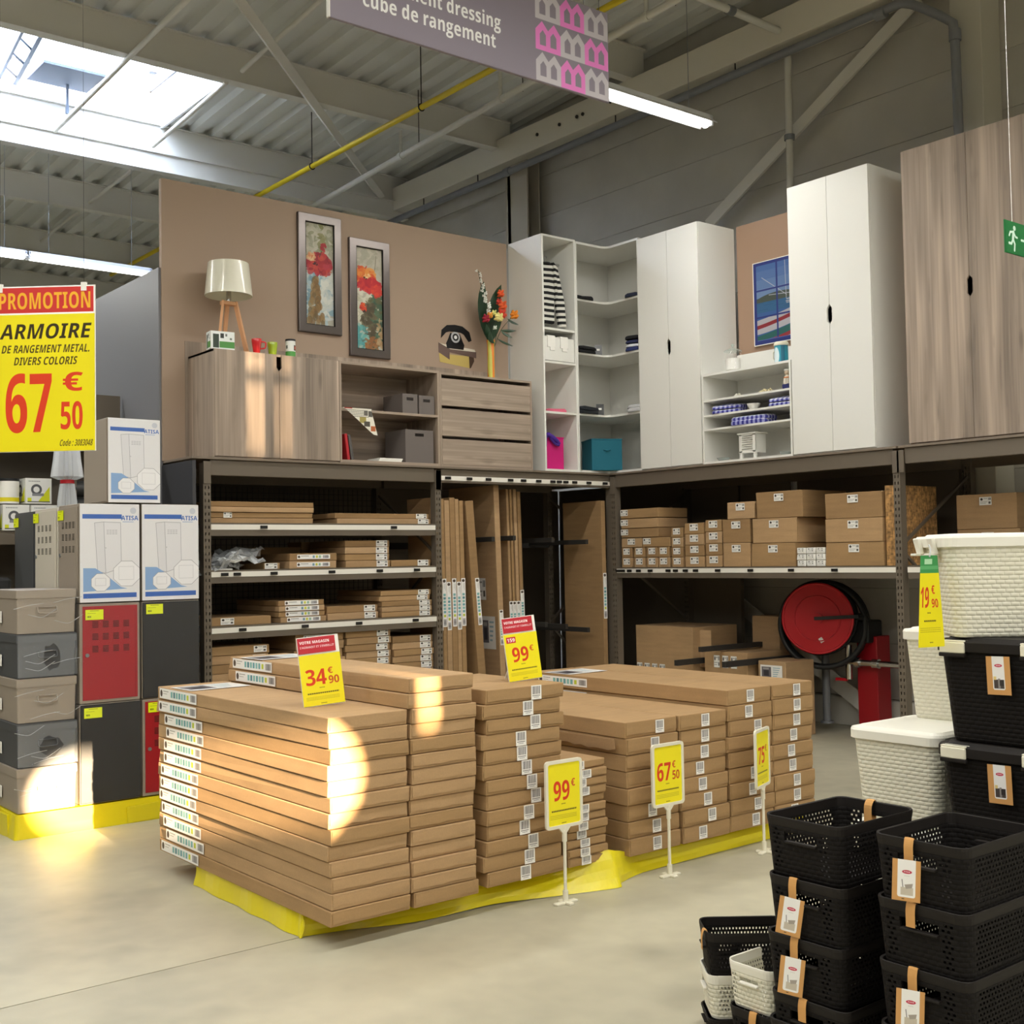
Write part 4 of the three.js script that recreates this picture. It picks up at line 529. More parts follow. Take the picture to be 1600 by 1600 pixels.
// ---------------------------------------------------------------- metal lockers and chests on the left base
{
  const t = thing('yellow_locker_base', 'yellow plastic covered base under the lockers and metal chests', 'base'); part('base_cover', T(loft([[0, 1.2, 1.36, 0.02], [0.06, 1.19, 1.35, 0.03], [0.142, 1.18, 1.34, 0.02]]), 2.705, 0, -8.0), M.yellowFilm, t);
  part('film_fold', T(bx(0.02, 0.13, 0.3), 2.1, 0.066, -7.6, 0, 0.08, 0.04), M.yellowFilm, t); part('film_fold', T(bx(0.35, 0.1, 0.012), 2.95, 0.06, -7.318, 0.06, 0, 0.05), M.yellowFilm, t);
  const ventShadeGeo = bx(0.036, 0.0035, 0.002);
  // door: a slightly proud sheet with rows of dark strips painting the shade of vent slots and a lock
  const doorOn = (p, W, H, m, dark) => { const d = part('door', [b2(-W / 2 + 0.018, W / 2 - 0.018, 0.02, H - 0.02, 0, 0.004, 0.002), b2(W / 2 - 0.034, W / 2 - 0.031, 0.03, H - 0.05, 0.004, 0.006)], m, p); const gs = []; for (let r = 0; r < 3; r++) for (let c = 0; c < 4; c++) for (let k = 0; k < 5; k++) gs.push(T(ventShadeGeo, -W / 2 + 0.095 + c * (W * 0.17), H - 0.115 - r * 0.075 - k * 0.0085, 0.0045)); part('vent_shade', gs, dark, d); part('lock', cyl(0.012, 0.012, 0.008, -W / 2 + 0.045, H * 0.48, 0.006, 10, Math.PI / 2), M.galv, d); return d; };
  const locker = (label, x0, x1, y, H, z1, z0, m, o = {}) => {
    const W = x1 - x0, D = z1 - z0, c = thing('metal_locker', label, 'locker', [(x0 + x1) / 2, y, z1], 0, 'flat-packed metal lockers');
    part('locker_body', b2(-W / 2 + 0.002, W / 2 - 0.002, 0, H - 0.004, -D, -0.002, 0.004), o.side ?? M.taupeMetal, c);
    if (o.front === 'door') doorOn(c, W, H, m, M.gap); else if (o.front === 'print') part('printed_cover', prep(new THREE.PlaneGeometry(W - 0.006, H - 0.008)), S.locker, c).position.set(0, H / 2 - 0.002, 0.004); else if (o.front === 'plain') part('front_sheet', b2(-W / 2 + 0.004, W / 2 - 0.004, 0.004, H - 0.008, -0.002, 0.004, 0.002), m, c);
    if (o.leftDoor) { const g = new THREE.Group(); g.name = 'door_frame'; const d = doorOn(c, D, H, m, M.gap); d.position.set(-W / 2, 0, -D / 2); d.rotation.y = -Math.PI / 2; }
    if (o.leftPlain) part('side_sheet', b2(-W / 2 - 0.004, -W / 2, 0.01, H - 0.015, -D + 0.01, -0.01, 0.001), m, c);
    if (o.tag) { const g = plane(0.11, 0.062, S.yellowTag, c, 'yellow_price_tag', o.tag[0], o.tag[1], o.tag[2] === 'l' ? 0 : 0.008); if (o.tag[2] === 'l') { g.position.set(-W / 2 - 0.008, o.tag[1], o.tag[0]); g.rotation.y = -Math.PI / 2; } }
    if (o.film) part('clear_film', T(film(W * 0.98, H * 0.96, cv++), 0, H / 2, 0.011), M.film, c); return c;
  };
  const film = (w, h, s) => { const g = new THREE.PlaneGeometry(w, h, 22, 30), p = g.attributes.position; for (let i = 0; i < p.count; i++) { const u = p.getX(i) / w + 0.5, v = p.getY(i) / h + 0.5; p.setZ(i, 0.014 * Math.pow(fbm(u, v, 5, 7, 200 + s, 3), 2)); } g.computeVertexNormals(); return prep(g); };
  const R1 = 0.15, R2 = 0.757, R3 = 1.371, Hh = 0.607;
  locker('dark locker under the red vented one, lower left of the locker stack', 2.489, 2.867, R1, Hh, -7.33, -8.0, M.lockerDark, { front: 'plain', tag: [-0.11, 0.55], film: 1 });
  locker('red vented locker mostly hidden behind the near carton stack', 2.878, 3.26, R1, Hh, -7.33, -8.0, M.red, { front: 'door', tag: [-0.1, 0.55] });
  locker('red vented locker with yellow tag above the dark one', 2.489, 2.867, R2, 0.612, -7.33, -8.0, M.red, { front: 'door', tag: [-0.1, 0.54], film: 1 });
  locker('dark plain locker with yellow tag right of the red vented one', 2.878, 3.26, R2, 0.612, -7.33, -8.0, M.lockerDark, { front: 'plain', tag: [-0.11, 0.56], film: 1 });
  locker('taupe locker in a white printed cover, left of the two side by side', 2.489, 2.867, R3, 0.612, -7.33, -7.71, M.taupeMetal, { front: 'print', leftDoor: 1, tag: [-0.32, 0.545, 'l'], film: 1 });
  locker('white printed locker pack right of the taupe one, wrapped in film', 2.878, 3.26, R3, 0.614, -7.33, -8.0, M.taupeMetal, { front: 'print', film: 1 });
  locker('white printed locker pack alone on top of the stack', 2.665, 3.005, 1.987, 0.535, -7.33, -7.75, M.taupeMetal, { front: 'print', side: M.taupeMetal, leftPlain: 1, film: 1 });
  locker('beige vented locker behind the taupe one', 2.489, 2.867, R3, 0.606, -7.735, -8.19, M.beige, { side: M.beige, leftDoor: 1, tag: [-0.41, 0.545, 'l'] });
  locker('dark grey plain locker at the back of the locker row', 2.489, 2.867, R3, 0.6, -8.2, -8.63, M.lockerGrey, { side: M.lockerGrey, leftPlain: 1, tag: [-0.38, 0.53, 'l'] });
  locker('shaded locker below the beige one at the back', 2.489, 2.867, R2, 0.612, -8.02, -8.62, M.lockerGrey, { leftPlain: 1 }); locker('shaded locker on the base at the back', 2.489, 2.867, R1, Hh, -8.02, -8.62, M.lockerGrey, { leftPlain: 1 });
  // lidded metal chests in torn stretch film
  const chest = (label, y, m, hole) => {
    const W = 0.355, H = 0.262, D = 0.62, c = thing('metal_chest', label, 'chest', [2.298, y, -7.335 - D / 2], 0, 'lidded metal chests'); part('chest_body', T(loft([[0, W - 0.02, D - 0.02, 0.01], [H * 0.86, W - 0.008, D - 0.01, 0.01]]), 0, 0, 0), m, c); part('chest_lid', T(loft([[H * 0.8, W, D, 0.008], [H * 0.985, W, D, 0.008], [H - 0.002, W - 0.01, D - 0.01, 0.008]]), 0, 0, 0), m, c);
    part('handle', [tube([V(-0.055, H * 0.6, D / 2 + 0.002), V(-0.05, H * 0.46, D / 2 + 0.014), V(0.05, H * 0.46, D / 2 + 0.014), V(0.055, H * 0.6, D / 2 + 0.002)], 0.004, 20, 6), bx(0.1, 0.006, 0.01, 0, H * 0.6, D / 2 + 0.002)], m, c); part('corner_label', b2(-W / 2 - 0.002, -W / 2, 0.06, 0.13, -0.1, 0.02), M.paper, c);
    const s = shape([[-W / 2 + 0.004, 0.008], [W / 2 - 0.004, 0.008], [W / 2 - 0.004, H * 0.96], [-W / 2 + 0.004, H * 0.96]]); if (hole) { const h = new THREE.Path(); for (let i = 0; i < 14; i++) { const a = i / 14 * 6.283, q = 0.8 + 0.35 * hash(i, hole * 10 | 0, 3), x = 0.02 + hole * 0.068 * q * Math.cos(a), yy = H * 0.45 - 0.062 * q * Math.sin(a) * (2 - hole); i ? h.lineTo(x, yy) : h.moveTo(x, yy); } h.closePath(); s.holes.push(h); }
    const g = uvm(new THREE.ShapeGeometry(s)); part('stretch_film', T(g, 0, 0, D / 2 + 0.018), hole ? M.filmDense2 : M.film, c); part('film_edge', [0, 1, 2, 3].map((i) => { const a = (hash(i, y * 100 | 0, 4) - 0.5) * 0.24, b = hash(i, y * 100 | 0, 5) * 0.2 + 0.02; return tube([V(a - 0.08, b, D / 2 + 0.02), V(a, b + 0.02 * (i % 2 ? 1 : -1), D / 2 + 0.024), V(a + 0.09, b + 0.03, D / 2 + 0.02)], 0.0012, 10, 5); }), M.filmDense, c);
  };
  M.filmDense2 = phy({ color: 0xdfe6ee, roughness: 0.18, transparent: true, opacity: 0.16, side: THREE.DoubleSide, clearcoat: 1, clearcoatRoughness: 0.12 });
  chest('taupe metal chest lowest in the left stack, touching the yellow base', 0.148, M.taupeMetal, 0); chest('dark metal chest second from the bottom, film torn open', 0.411, M.lockerGrey, 1); chest('taupe metal chest in the middle of the left stack', 0.674, M.taupeMetal, 0); chest('dark metal chest second from the top, film torn open', 0.937, M.lockerGrey, 0.75); chest('taupe metal chest topmost with swinging handle', 1.2, M.taupeMetal, 0);
}
{ // shelving at the far left behind the lockers
  const r = thing('background_rack', 'background rack of white boxes behind the lockers', 'rack', [0.9, 0, -9.1]); part('upright', b2(2.1, 2.16, 0, 2.6, -0.02, 0.04), M.rack, r); part('upright', b2(-0.5, -0.44, 0, 2.6, -0.02, 0.04), M.rack, r); for (const y of [1.1, 1.86, 2.62]) { part('shelf_board', b2(-0.5, 2.72, y - 0.02, y, -0.6, 0.02), M.rack, r); part('shelf_beam', b2(-0.5, 2.72, y - 0.1, y - 0.02, -0.02, 0.02, 0.003), M.rack, r); } part('back_sheet', b2(-0.5, 2.75, 0, 3.0, -0.66, -0.64), M.rack, r);
  S.lampBox = std({ roughness: 0.5, map: canvasTex(128, 128, (g, w, h) => { g.fillStyle = '#f2f2ee'; g.fillRect(0, 0, w, h); g.fillStyle = '#dfe31c'; g.beginPath(); g.moveTo(60, 120); g.lineTo(120, 120); g.lineTo(120, 40); g.closePath(); g.fill(); g.fillRect(6, 100, 20, 20); g.strokeStyle = '#5a5c60'; g.lineWidth = 12; g.beginPath(); g.arc(52, 56, 22, 0, 7); g.stroke(); g.fillStyle = '#8b8d92'; g.fillRect(30, 76, 60, 14); g.fillStyle = '#4a4c50'; g.fillRect(6, 118, 116, 5); dashes(g, 12, 10, 60, 5, '#9a9a9a'); }) });
  const wb = (label, x, y, s = 0.19, z = -9.06) => { const c = thing('white_product_box', label, 'box', [x, y, z - 0.1], 0.03, 'white product boxes on the background rack'); part('box_body', bx(s, s, s, 0, s / 2, 0, 0.003), M.paper, c); plane(s - 0.01, s - 0.01, S.lampBox, c, 'printed_face', 0, s / 2, s / 2 + 0.002); plane(s - 0.01, s - 0.01, S.lampBox, c, 'printed_side', -s / 2 - 0.002, s / 2, 0, -Math.PI / 2); };
  wb('white box with yellow corner, upper right on the background rack', 2.78, 2.06); wb('white box with yellow corner, lower one beside the hanging film', 2.82, 1.862); wb('white box with yellow corner, lower middle on the background rack', 2.62, 1.862); wb('white box with yellow corner at the left edge, upper', 2.4, 2.06); wb('white box with yellow corner at the left edge, lower', 2.41, 1.862);
  const can = thing('paint_tin', 'white tin with grey lid between the upper white boxes', 'tin', [2.585, 2.06, -9.13]); part('tin_body', cyl(0.075, 0.075, 0.17, 0, 0.085, 0, 24), M.paper, can); part('tin_lid', cyl(0.077, 0.077, 0.02, 0, 0.175, 0, 24), M.lockerDark, can); part('tin_band', cyl(0.0755, 0.0755, 0.03, 0.0, 0.03, 0, 24), M.yellowFilm, can);
  const bag = thing('hanging_film_bundle', 'gathered clear plastic film tied with a red band', 'bundle', [2.92, 1.87, -8.85]); const rib = (r, a) => [r + 0.008 * Math.sin(a), 0]; const star = (rs) => { const pos = [], N = 28, ring = ([y, r], k) => [...Array(N)].map((_, i) => { const a = i / N * 6.283, q = r * (1 + 0.16 * (i % 2 ? 1 : -1)); return V(q * Math.cos(a), y, q * Math.sin(a)); }); for (let s = 0; s + 1 < rs.length; s++) { const A = ring(rs[s]), B = ring(rs[s + 1]); for (let i = 0; i < N; i++) { const j = (i + 1) % N; for (const q of [A[i], B[j], A[j], A[i], B[i], B[j]]) pos.push(q.x, q.y, q.z); } } const g = new THREE.BufferGeometry(); g.setAttribute('position', new THREE.Float32BufferAttribute(pos, 3)); g.computeVertexNormals(); return uvm(g); };
  part('film_gather', star([[0.66, 0.07], [0.5, 0.085], [0.38, 0.1], [0.36, 0.06]]), M.filmDense, bag); part('hook', rod(V(0, 0.62, 0), V(0, 0.7, -0.235), 0.004, 6), M.galv, bag); part('red_band', cyl(0.05, 0.05, 0.025, 0, 0.345, 0, 18), M.redReel, bag); part('film_tail', star([[0.33, 0.045], [0.2, 0.06], [0.0, 0.055]]), M.filmDense, bag);
  [0, 1, 2].forEach((i) => { const t = thing('wrapped_roll', `black film-wrapped roll, ${['lowest', 'middle', 'upper'][i]} of three beside the hanging film`, 'roll', [3.25, 1.93 + i * 0.125, -9.12], 0, 'film-wrapped rolls'); part('roll_body', cyl(0.062, 0.062, 0.42, 0, 0, 0, 18, 0, Math.PI / 2), M.lockerDark, t); part('roll_film', cyl(0.066, 0.066, 0.4, 0, 0, 0, 12, 0, Math.PI / 2), M.film, t); });
  const bk = thing('covered_crate', 'dark crate in plastic film on the lower background shelf', 'crate', [2.35, 1.1, -9.1]); part('crate_body', T(loft([[0, 0.42, 0.36, 0.03], [0.4, 0.46, 0.4, 0.05], [0.42, 0.42, 0.36, 0.05]]), 0, 0, -0.1), M.lockerDark, bk); part('crate_film', T(loft([[0, 0.44, 0.38, 0.03], [0.4, 0.48, 0.42, 0.05], [0.43, 0.43, 0.37, 0.05]]), 0, 0, -0.1), M.film, bk);
}

// ---------------------------------------------------------------- things on the wood set
{
  const t = thing('tripod_lamp', 'table lamp with cream drum shade on a wooden tripod', 'lamp', [4.145, 3.24, -8.72]); const w = std({ color: 0xd9a377, roughness: 0.55 });
  const sh = lathe([[0.158, 0.735], [0.16, 0.733], [0.187, 0.475], [0.185, 0.473], [0.157, 0.73]], 40); part('lamp_shade', sh, phy({ color: 0xe9e6d4, roughness: 0.35, clearcoat: 0.7, clearcoatRoughness: 0.12, side: THREE.DoubleSide }), t); part('lamp_socket', [cyl(0.02, 0.02, 0.09, 0, 0.49, 0, 16), cyl(0.014, 0.014, 0.03, 0, 0.435, 0, 12)], M.chrome, t); part('top_plate', bx(0.13, 0.03, 0.05, 0, 0.415, 0, 0.005), w, t);
  part('leg', bar(V(-0.052, 0.43, 0.01), V(-0.125, 0.0, 0.06), 0.034, 0.02), w, t); part('leg', bar(V(0.052, 0.43, 0.01), V(0.13, 0.0, 0.06), 0.034, 0.02), w, t); part('leg', bar(V(0.0, 0.42, -0.02), V(0.0, 0.0, -0.12), 0.03, 0.02), w, t);
  S.tea = std({ roughness: 0.4, map: canvasTex(200, 128, (g) => { g.fillStyle = '#eef2f0'; g.fillRect(0, 0, 200, 128); g.fillStyle = '#2d3d2f'; g.fillRect(18, 20, 50, 100); g.fillStyle = '#4f9442'; g.fillRect(72, 72, 128, 46); g.fillStyle = '#30332f'; g.fillRect(80, 14, 30, 34); g.fillStyle = '#6b716b'; g.fillRect(122, 16, 16, 18); g.fillRect(160, 44, 18, 14); }) });
  const b = thing('tea_box', 'white and green printed box in front of the tripod lamp', 'box', [3.99, 3.24, -8.54], -0.12); part('box_body', bx(0.19, 0.14, 0.1, 0, 0.07, 0, 0.003), M.paper, b); plane(0.186, 0.136, S.tea, b, 'printed_face', 0, 0.07, 0.052); plane(0.096, 0.136, S.tea, b, 'printed_side', -0.097, 0.07, 0, -Math.PI / 2);
  const mg = (label, x, m, r0, r1, h, handle) => { const c = thing('mug', label, 'mug', [x, 3.24, -8.54], -0.6); part('mug_body', lathe([[0.001, 0.004], [r0, 0], [r0 * 1.02, 0.01], [r1, h * 0.8], [r1, h], [r1 - 0.005, h], [r1 - 0.006, h * 0.8], [r0 - 0.006, 0.012], [0.001, 0.01]], 28), m, c); if (handle) part('mug_handle', tube([V(r1 - 0.004, h * 0.82, 0), V(r1 + 0.03, h * 0.75, 0), V(r1 + 0.025, h * 0.4, 0), V(r1 - 0.01, h * 0.35, 0)], 0.006, 16), m, c); };
  mg('glossy red mug with handle on the two-door cupboard', 4.294, phy({ color: 0xd21a22, roughness: 0.2, clearcoat: 1 }), 0.026, 0.04, 0.12, true); mg('lime green cup between the red mug and the tin', 4.432, phy({ color: 0xa6bf2a, roughness: 0.25, clearcoat: 1 }), 0.03, 0.04, 0.105, false);
  const tn = thing('tea_tin', 'tall printed tin with black lid on the two-door cupboard', 'tin', [4.592, 3.24, -8.54]); part('tin_body', cyl(0.04, 0.04, 0.13, 0, 0.065, 0, 28), std({ roughness: 0.35, map: canvasTex(256, 128, (g) => { g.fillStyle = '#eceeea'; g.fillRect(0, 0, 256, 128); g.fillStyle = '#57a24c'; g.fillRect(0, 84, 256, 44); g.fillStyle = '#3c2f28'; for (const x of [10, 138]) { g.fillRect(x, 34, 42, 42); } g.fillStyle = '#d2553a'; for (const x of [18, 146]) g.fillRect(x, 42, 24, 24); g.fillStyle = '#59605a'; for (const x of [64, 192]) g.fillRect(x, 36, 20, 26); }) }), tn); part('tin_lid', cyl(0.041, 0.041, 0.016, 0, 0.137, 0, 28), M.lockerDark, tn);
  // framed pictures
  const blob = (g, x, y, rx, ry, c, n, sp, s) => { for (let i = 0; i < n; i++) { const a = hash(i, s, 1) * 6.283, q = Math.sqrt(hash(i, s, 2)); g.fillStyle = c[Math.floor(hash(i, s, 3) * c.length)]; g.globalAlpha = 0.75; g.beginPath(); g.ellipse(x + rx * q * Math.cos(a), y + ry * q * Math.sin(a), sp * (0.6 + hash(i, s, 4)), sp * (0.3 + 0.6 * hash(i, s, 5)), hash(i, s, 6) * 3.14, 0, 7); g.fill(); } g.globalAlpha = 1; };
  const pic1 = canvasTex(256, 872, (g, w, h) => { g.fillStyle = '#a9a596'; g.fillRect(0, 0, w, h); blob(g, 120, 180, 150, 200, ['#b6b19f', '#9a9a84', '#c0bcab', '#8d8f72'], 120, 34, 11); blob(g, 150, 110, 26, 150, ['#7e7f55', '#8c8a60'], 30, 22, 12); blob(g, 128, 640, 150, 240, ['#9fb6bd', '#c4cbc8', '#7fa0ae', '#b9c3c2'], 150, 34, 13); blob(g, 70, 640, 50, 230, ['#7f9dab', '#6d8f9f'], 40, 26, 14); blob(g, 200, 600, 60, 200, ['#c6cac2', '#d4d5cc'], 40, 28, 15); for (let i = 0; i < 60; i++) { g.fillStyle = ['#8a6a3c', '#7c5c34', '#97794a', '#6f5a3a'][i % 4]; g.globalAlpha = 0.7; const v = i / 60; g.beginPath(); g.ellipse(92 + (hash(i, 2, 2) - 0.5) * (30 + 110 * v), 480 + v * 380, 20, 34, 0, 0, 7); g.fill(); } g.globalAlpha = 1; blob(g, 128, 345, 105, 85, ['#a3262e', '#b83433', '#8d1d2b', '#c34a3a', '#b0303f'], 150, 30, 16); blob(g, 60, 300, 36, 30, ['#d9a878', '#e0bd92', '#cf7f55'], 26, 16, 17); blob(g, 90, 350, 22, 10, ['#3b1b1c'], 10, 8, 18); blob(g, 170, 200, 26, 34, ['#b3363a', '#9c2b32'], 18, 14, 19); g.strokeStyle = '#3d4232'; g.lineWidth = 5; g.beginPath(); g.moveTo(150, 235); g.lineTo(128, 290); g.stroke(); });
  const pic2 = canvasTex(256, 900, (g, w, h) => { g.fillStyle = '#b5b0a0'; g.fillRect(0, 0, w, h); blob(g, 128, 140, 150, 160, ['#c0bbaa', '#aaa593', '#b9b4a4'], 100, 34, 21); blob(g, 70, 500, 90, 200, ['#cfcbb6', '#bdb9a2', '#d6d2c2'], 80, 30, 22); blob(g, 190, 600, 70, 280, ['#3f5a44', '#4e6a50', '#35503f', '#5d5b3c'], 110, 30, 23); blob(g, 120, 700, 60, 220, ['#544a35', '#665c42', '#49432f'], 90, 26, 24); blob(g, 50, 790, 60, 110, ['#4f9a9b', '#66a9a4', '#8bb5ac'], 50, 24, 25); blob(g, 150, 850, 60, 60, ['#8d5c33', '#a06c3c'], 30, 22, 26); blob(g, 230, 760, 26, 140, ['#a7855c', '#b59b74'], 26, 18, 27); blob(g, 90, 250, 90, 70, ['#d5551f', '#e07a2a', '#c73f22', '#e6923c'], 110, 28, 28); blob(g, 130, 330, 105, 50, ['#c2232d', '#d23430', '#b61b2d'], 100, 26, 29); blob(g, 200, 370, 45, 50, ['#d3362f', '#e0492f'], 40, 22, 30); blob(g, 110, 250, 30, 16, ['#f0c58d', '#e8b070'], 18, 12, 31); blob(g, 96, 270, 18, 8, ['#2a1a16'], 10, 6, 32); blob(g, 75, 530, 28, 32, ['#d5401f', '#e0632b', '#b42d1e'], 34, 14, 33); blob(g, 78, 565, 10, 14, ['#2a1c18'], 8, 8, 34); g.strokeStyle = '#6a6450'; g.lineWidth = 4; g.beginPath(); g.moveTo(78, 580); g.lineTo(96, 760); g.moveTo(196, 60); g.lineTo(184, 190); g.stroke(); });
  const frameM = std({ color: 0x6e6764, roughness: 0.28, metalness: 0.8 });
  const pict = (label, x0, x1, y0, y1, tex) => { const W = x1 - x0, H = y1 - y0, t = thing('framed_picture', label, 'picture', [(x0 + x1) / 2, y0, -8.948]); const fw = 0.062; const s = shape([[-W / 2, 0], [W / 2, 0], [W / 2, H], [-W / 2, H]]); const h = new THREE.Path(); h.moveTo(-W / 2 + fw, fw); h.lineTo(-W / 2 + fw, H - fw); h.lineTo(W / 2 - fw, H - fw); h.lineTo(W / 2 - fw, fw); h.closePath(); s.holes.push(h);
    part('picture_frame', extr(s, 0.028, 0.004), frameM, t); part('inner_edge', [b2(-W / 2 + fw, W / 2 - fw, fw - 0.002, fw + 0.006, 0, 0.03), b2(-W / 2 + fw, W / 2 - fw, H - fw - 0.006, H - fw, 0, 0.03), b2(-W / 2 + fw, -W / 2 + fw + 0.006, fw, H - fw, 0, 0.03), b2(W / 2 - fw - 0.006, W / 2 - fw, fw, H - fw, 0, 0.03)], M.gap, t); plane(W - 2 * fw, H - 2 * fw, std({ map: tex, roughness: 0.6 }), t, 'canvas_print', 0, H / 2, 0.01); };
  pict('framed red poppy picture hung higher, left of the pair', 4.885, 5.295, 3.553, 4.565, pic1); pict('framed orange poppy picture hung lower, right of the pair', 5.385, 5.79, 3.392, 4.425, pic2);
  // flat cut-out wall sticker of an old telephone on books
  const d = thing('wall_sticker', 'flat wall sticker of a black dial telephone on two books', 'sticker', [6.55, 3.4, -8.949]); const flat = (n, pts, m, z) => part(n, T(extr(shape(pts), 0.0012), 0, 0, z), m, d); const bk = std({ color: 0x141416, roughness: 0.3 });
  flat('lower_book', [[-0.2, 0.02], [0.14, -0.01], [0.19, 0.06], [0.19, 0.1], [-0.21, 0.1]], std({ color: 0xc4ad62, roughness: 0.7 }), 0); flat('book_spine', [[0.14, -0.012], [0.155, -0.008], [0.195, 0.06], [0.19, 0.1], [0.135, 0.1]], std({ color: 0x4e3a2a }), 0.001); flat('upper_book', [[-0.215, 0.11], [-0.09, 0.05], [-0.09, 0.12], [0.22, 0.09], [0.22, 0.15], [-0.08, 0.155], [-0.215, 0.2]], std({ color: 0x6b5750, roughness: 0.7 }), 0.002); flat('book_pages', [[-0.215, 0.2], [-0.08, 0.148], [0.21, 0.148], [0.2, 0.17], [-0.18, 0.19]], std({ color: 0xd8d0c0 }), 0.003);
  flat('phone_body', [[-0.12, 0.155], [0.07, 0.155], [0.08, 0.2], [0.06, 0.235], [0.03, 0.3], [-0.08, 0.3], [-0.11, 0.235], [-0.13, 0.2]], bk, 0.004); flat('phone_dial', [...Array(22)].map((_, i) => [-0.022 + 0.052 * Math.cos(i / 22 * 6.283), 0.265 + 0.052 * Math.sin(i / 22 * 6.283)]), std({ color: 0xb9b9bb, roughness: 0.3 }), 0.005); flat('dial_centre', [...Array(18)].map((_, i) => [-0.022 + 0.034 * Math.cos(i / 18 * 6.283), 0.265 + 0.034 * Math.sin(i / 18 * 6.283)]), bk, 0.006); flat('dial_cap', [...Array(14)].map((_, i) => [-0.022 + 0.018 * Math.cos(i / 14 * 6.283), 0.265 + 0.018 * Math.sin(i / 14 * 6.283)]), std({ color: 0xe0e0e0 }), 0.007);
  flat('handset', [[-0.19, 0.24], [-0.13, 0.3], [-0.09, 0.315], [0.04, 0.315], [0.075, 0.3], [0.13, 0.235], [0.165, 0.25], [0.14, 0.33], [0.06, 0.375], [-0.03, 0.382], [-0.12, 0.37], [-0.18, 0.32]], bk, 0.0055);
  // vase of artificial flowers
  const v = thing('flower_vase', 'orange glass vase of artificial flowers beside the white tower', 'vase', [6.785, 3.232, -8.74]); part('vase_body', lathe([[0.03, 0], [0.035, 0.01], [0.034, 0.36], [0.04, 0.4], [0.036, 0.4], [0.03, 0.36], [0.03, 0.02], [0.001, 0.02]], 24), std({ roughness: 0.2, map: dataTex(64, 128, (u, v2) => { const n = fbm(u, v2, 6, 5, 131, 3); return n > 0.64 ? [205, 200, 90] : [232, 112 + n * 40, 52]; }) }), v);
  const lf = std({ color: 0x1f3d25, roughness: 0.4, side: THREE.DoubleSide }); const leaf = (bx0, by, tx, ty, w, z, m = lf) => { const s = new THREE.Shape(); const L = Math.hypot(tx - bx0, ty - by); s.moveTo(0, 0); s.bezierCurveTo(w, L * 0.3, w * 1.1, L * 0.8, 0, L); s.bezierCurveTo(-w * 1.1, L * 0.8, -w, L * 0.3, 0, 0); const g = new THREE.ShapeGeometry(s, 8), p = g.attributes.position; for (let i = 0; i < p.count; i++) p.setZ(i, -Math.abs(p.getX(i)) * 0.5 + 0.06 * Math.pow(p.getY(i) / L, 2)); g.computeVertexNormals(); part('leaf', T(uvm(g), bx0, by, z, 0, 0, Math.atan2(-(tx - bx0), ty - by)), m, v); };
  leaf(0.0, 0.4, -0.085, 0.94, 0.075, -0.04); leaf(0.01, 0.4, 0.115, 0.935, 0.08, -0.03); leaf(0, 0.4, -0.13, 0.52, 0.04, 0.05); leaf(0, 0.4, 0.06, 0.6, 0.05, 0.04); leaf(0, 0.36, -0.1, 0.45, 0.04, 0.06); leaf(0.1, 0.5, 0.24, 0.5, 0.018, 0.03); leaf(0.1, 0.5, 0.19, 0.43, 0.018, 0.03); leaf(0.05, 0.42, 0.2, 0.35, 0.014, 0.03); leaf(0.18, 0.62, 0.27, 0.56, 0.016, 0.03);
  const flower = (x, y, r, c, z, n = 6) => { const gs = []; for (let k = 0; k < n; k++) gs.push(T(sph(r * 0.62, 0, 0, 0, 1, 0.55, 0.45, 8), x + r * 0.55 * Math.cos(k / n * 6.283), y + r * 0.5 * Math.sin(k / n * 6.283), z + (k % 2) * 0.01, 0.3 * k, 0, k)); part('flower', gs, std({ color: c, roughness: 0.7 }), v); };
  flower(0.095, 0.84, 0.042, 0xd9531f, 0.04); flower(0.065, 0.76, 0.034, 0xc2301f, 0.05); flower(0.1, 0.725, 0.05, 0xe0602c, 0.06); flower(0.08, 0.64, 0.055, 0xcf3d22, 0.07); flower(0.245, 0.655, 0.05, 0xe58a22, 0.05); flower(-0.115, 0.575, 0.045, 0x9c1830, 0.08); flower(-0.07, 0.61, 0.035, 0xe59a35, 0.08); flower(0.03, 0.6, 0.05, 0xe7dc8e, 0.09, 7); flower(-0.02, 0.64, 0.03, 0xdfe08a, 0.08); flower(-0.02, 0.5, 0.022, 0xdde3da, 0.09);
  for (let i = 0; i < 17; i++) { const u = i / 16; flower(-0.045 - u * 0.12 + (hash(i, 4, 4) - 0.5) * 0.035, 0.62 + u * 0.4, 0.026 - u * 0.012, 0xe9e9e2, 0.05 + (hash(i, 5, 5) - 0.5) * 0.04, 4); }
  part('stem', [tube([V(0, 0.2, 0), V(-0.04, 0.55, 0.02), V(-0.17, 1.02, 0.05)], 0.003), tube([V(0, 0.2, 0), V(0.05, 0.5, 0.04), V(0.1, 0.84, 0.04)], 0.003), tube([V(0, 0.25, 0), V(0.1, 0.5, 0.03), V(0.245, 0.66, 0.05)], 0.003), tube([V(0, 0.3, 0), V(-0.05, 0.5, 0.05), V(-0.115, 0.575, 0.08)], 0.003)], std({ color: 0x33452b }), v);
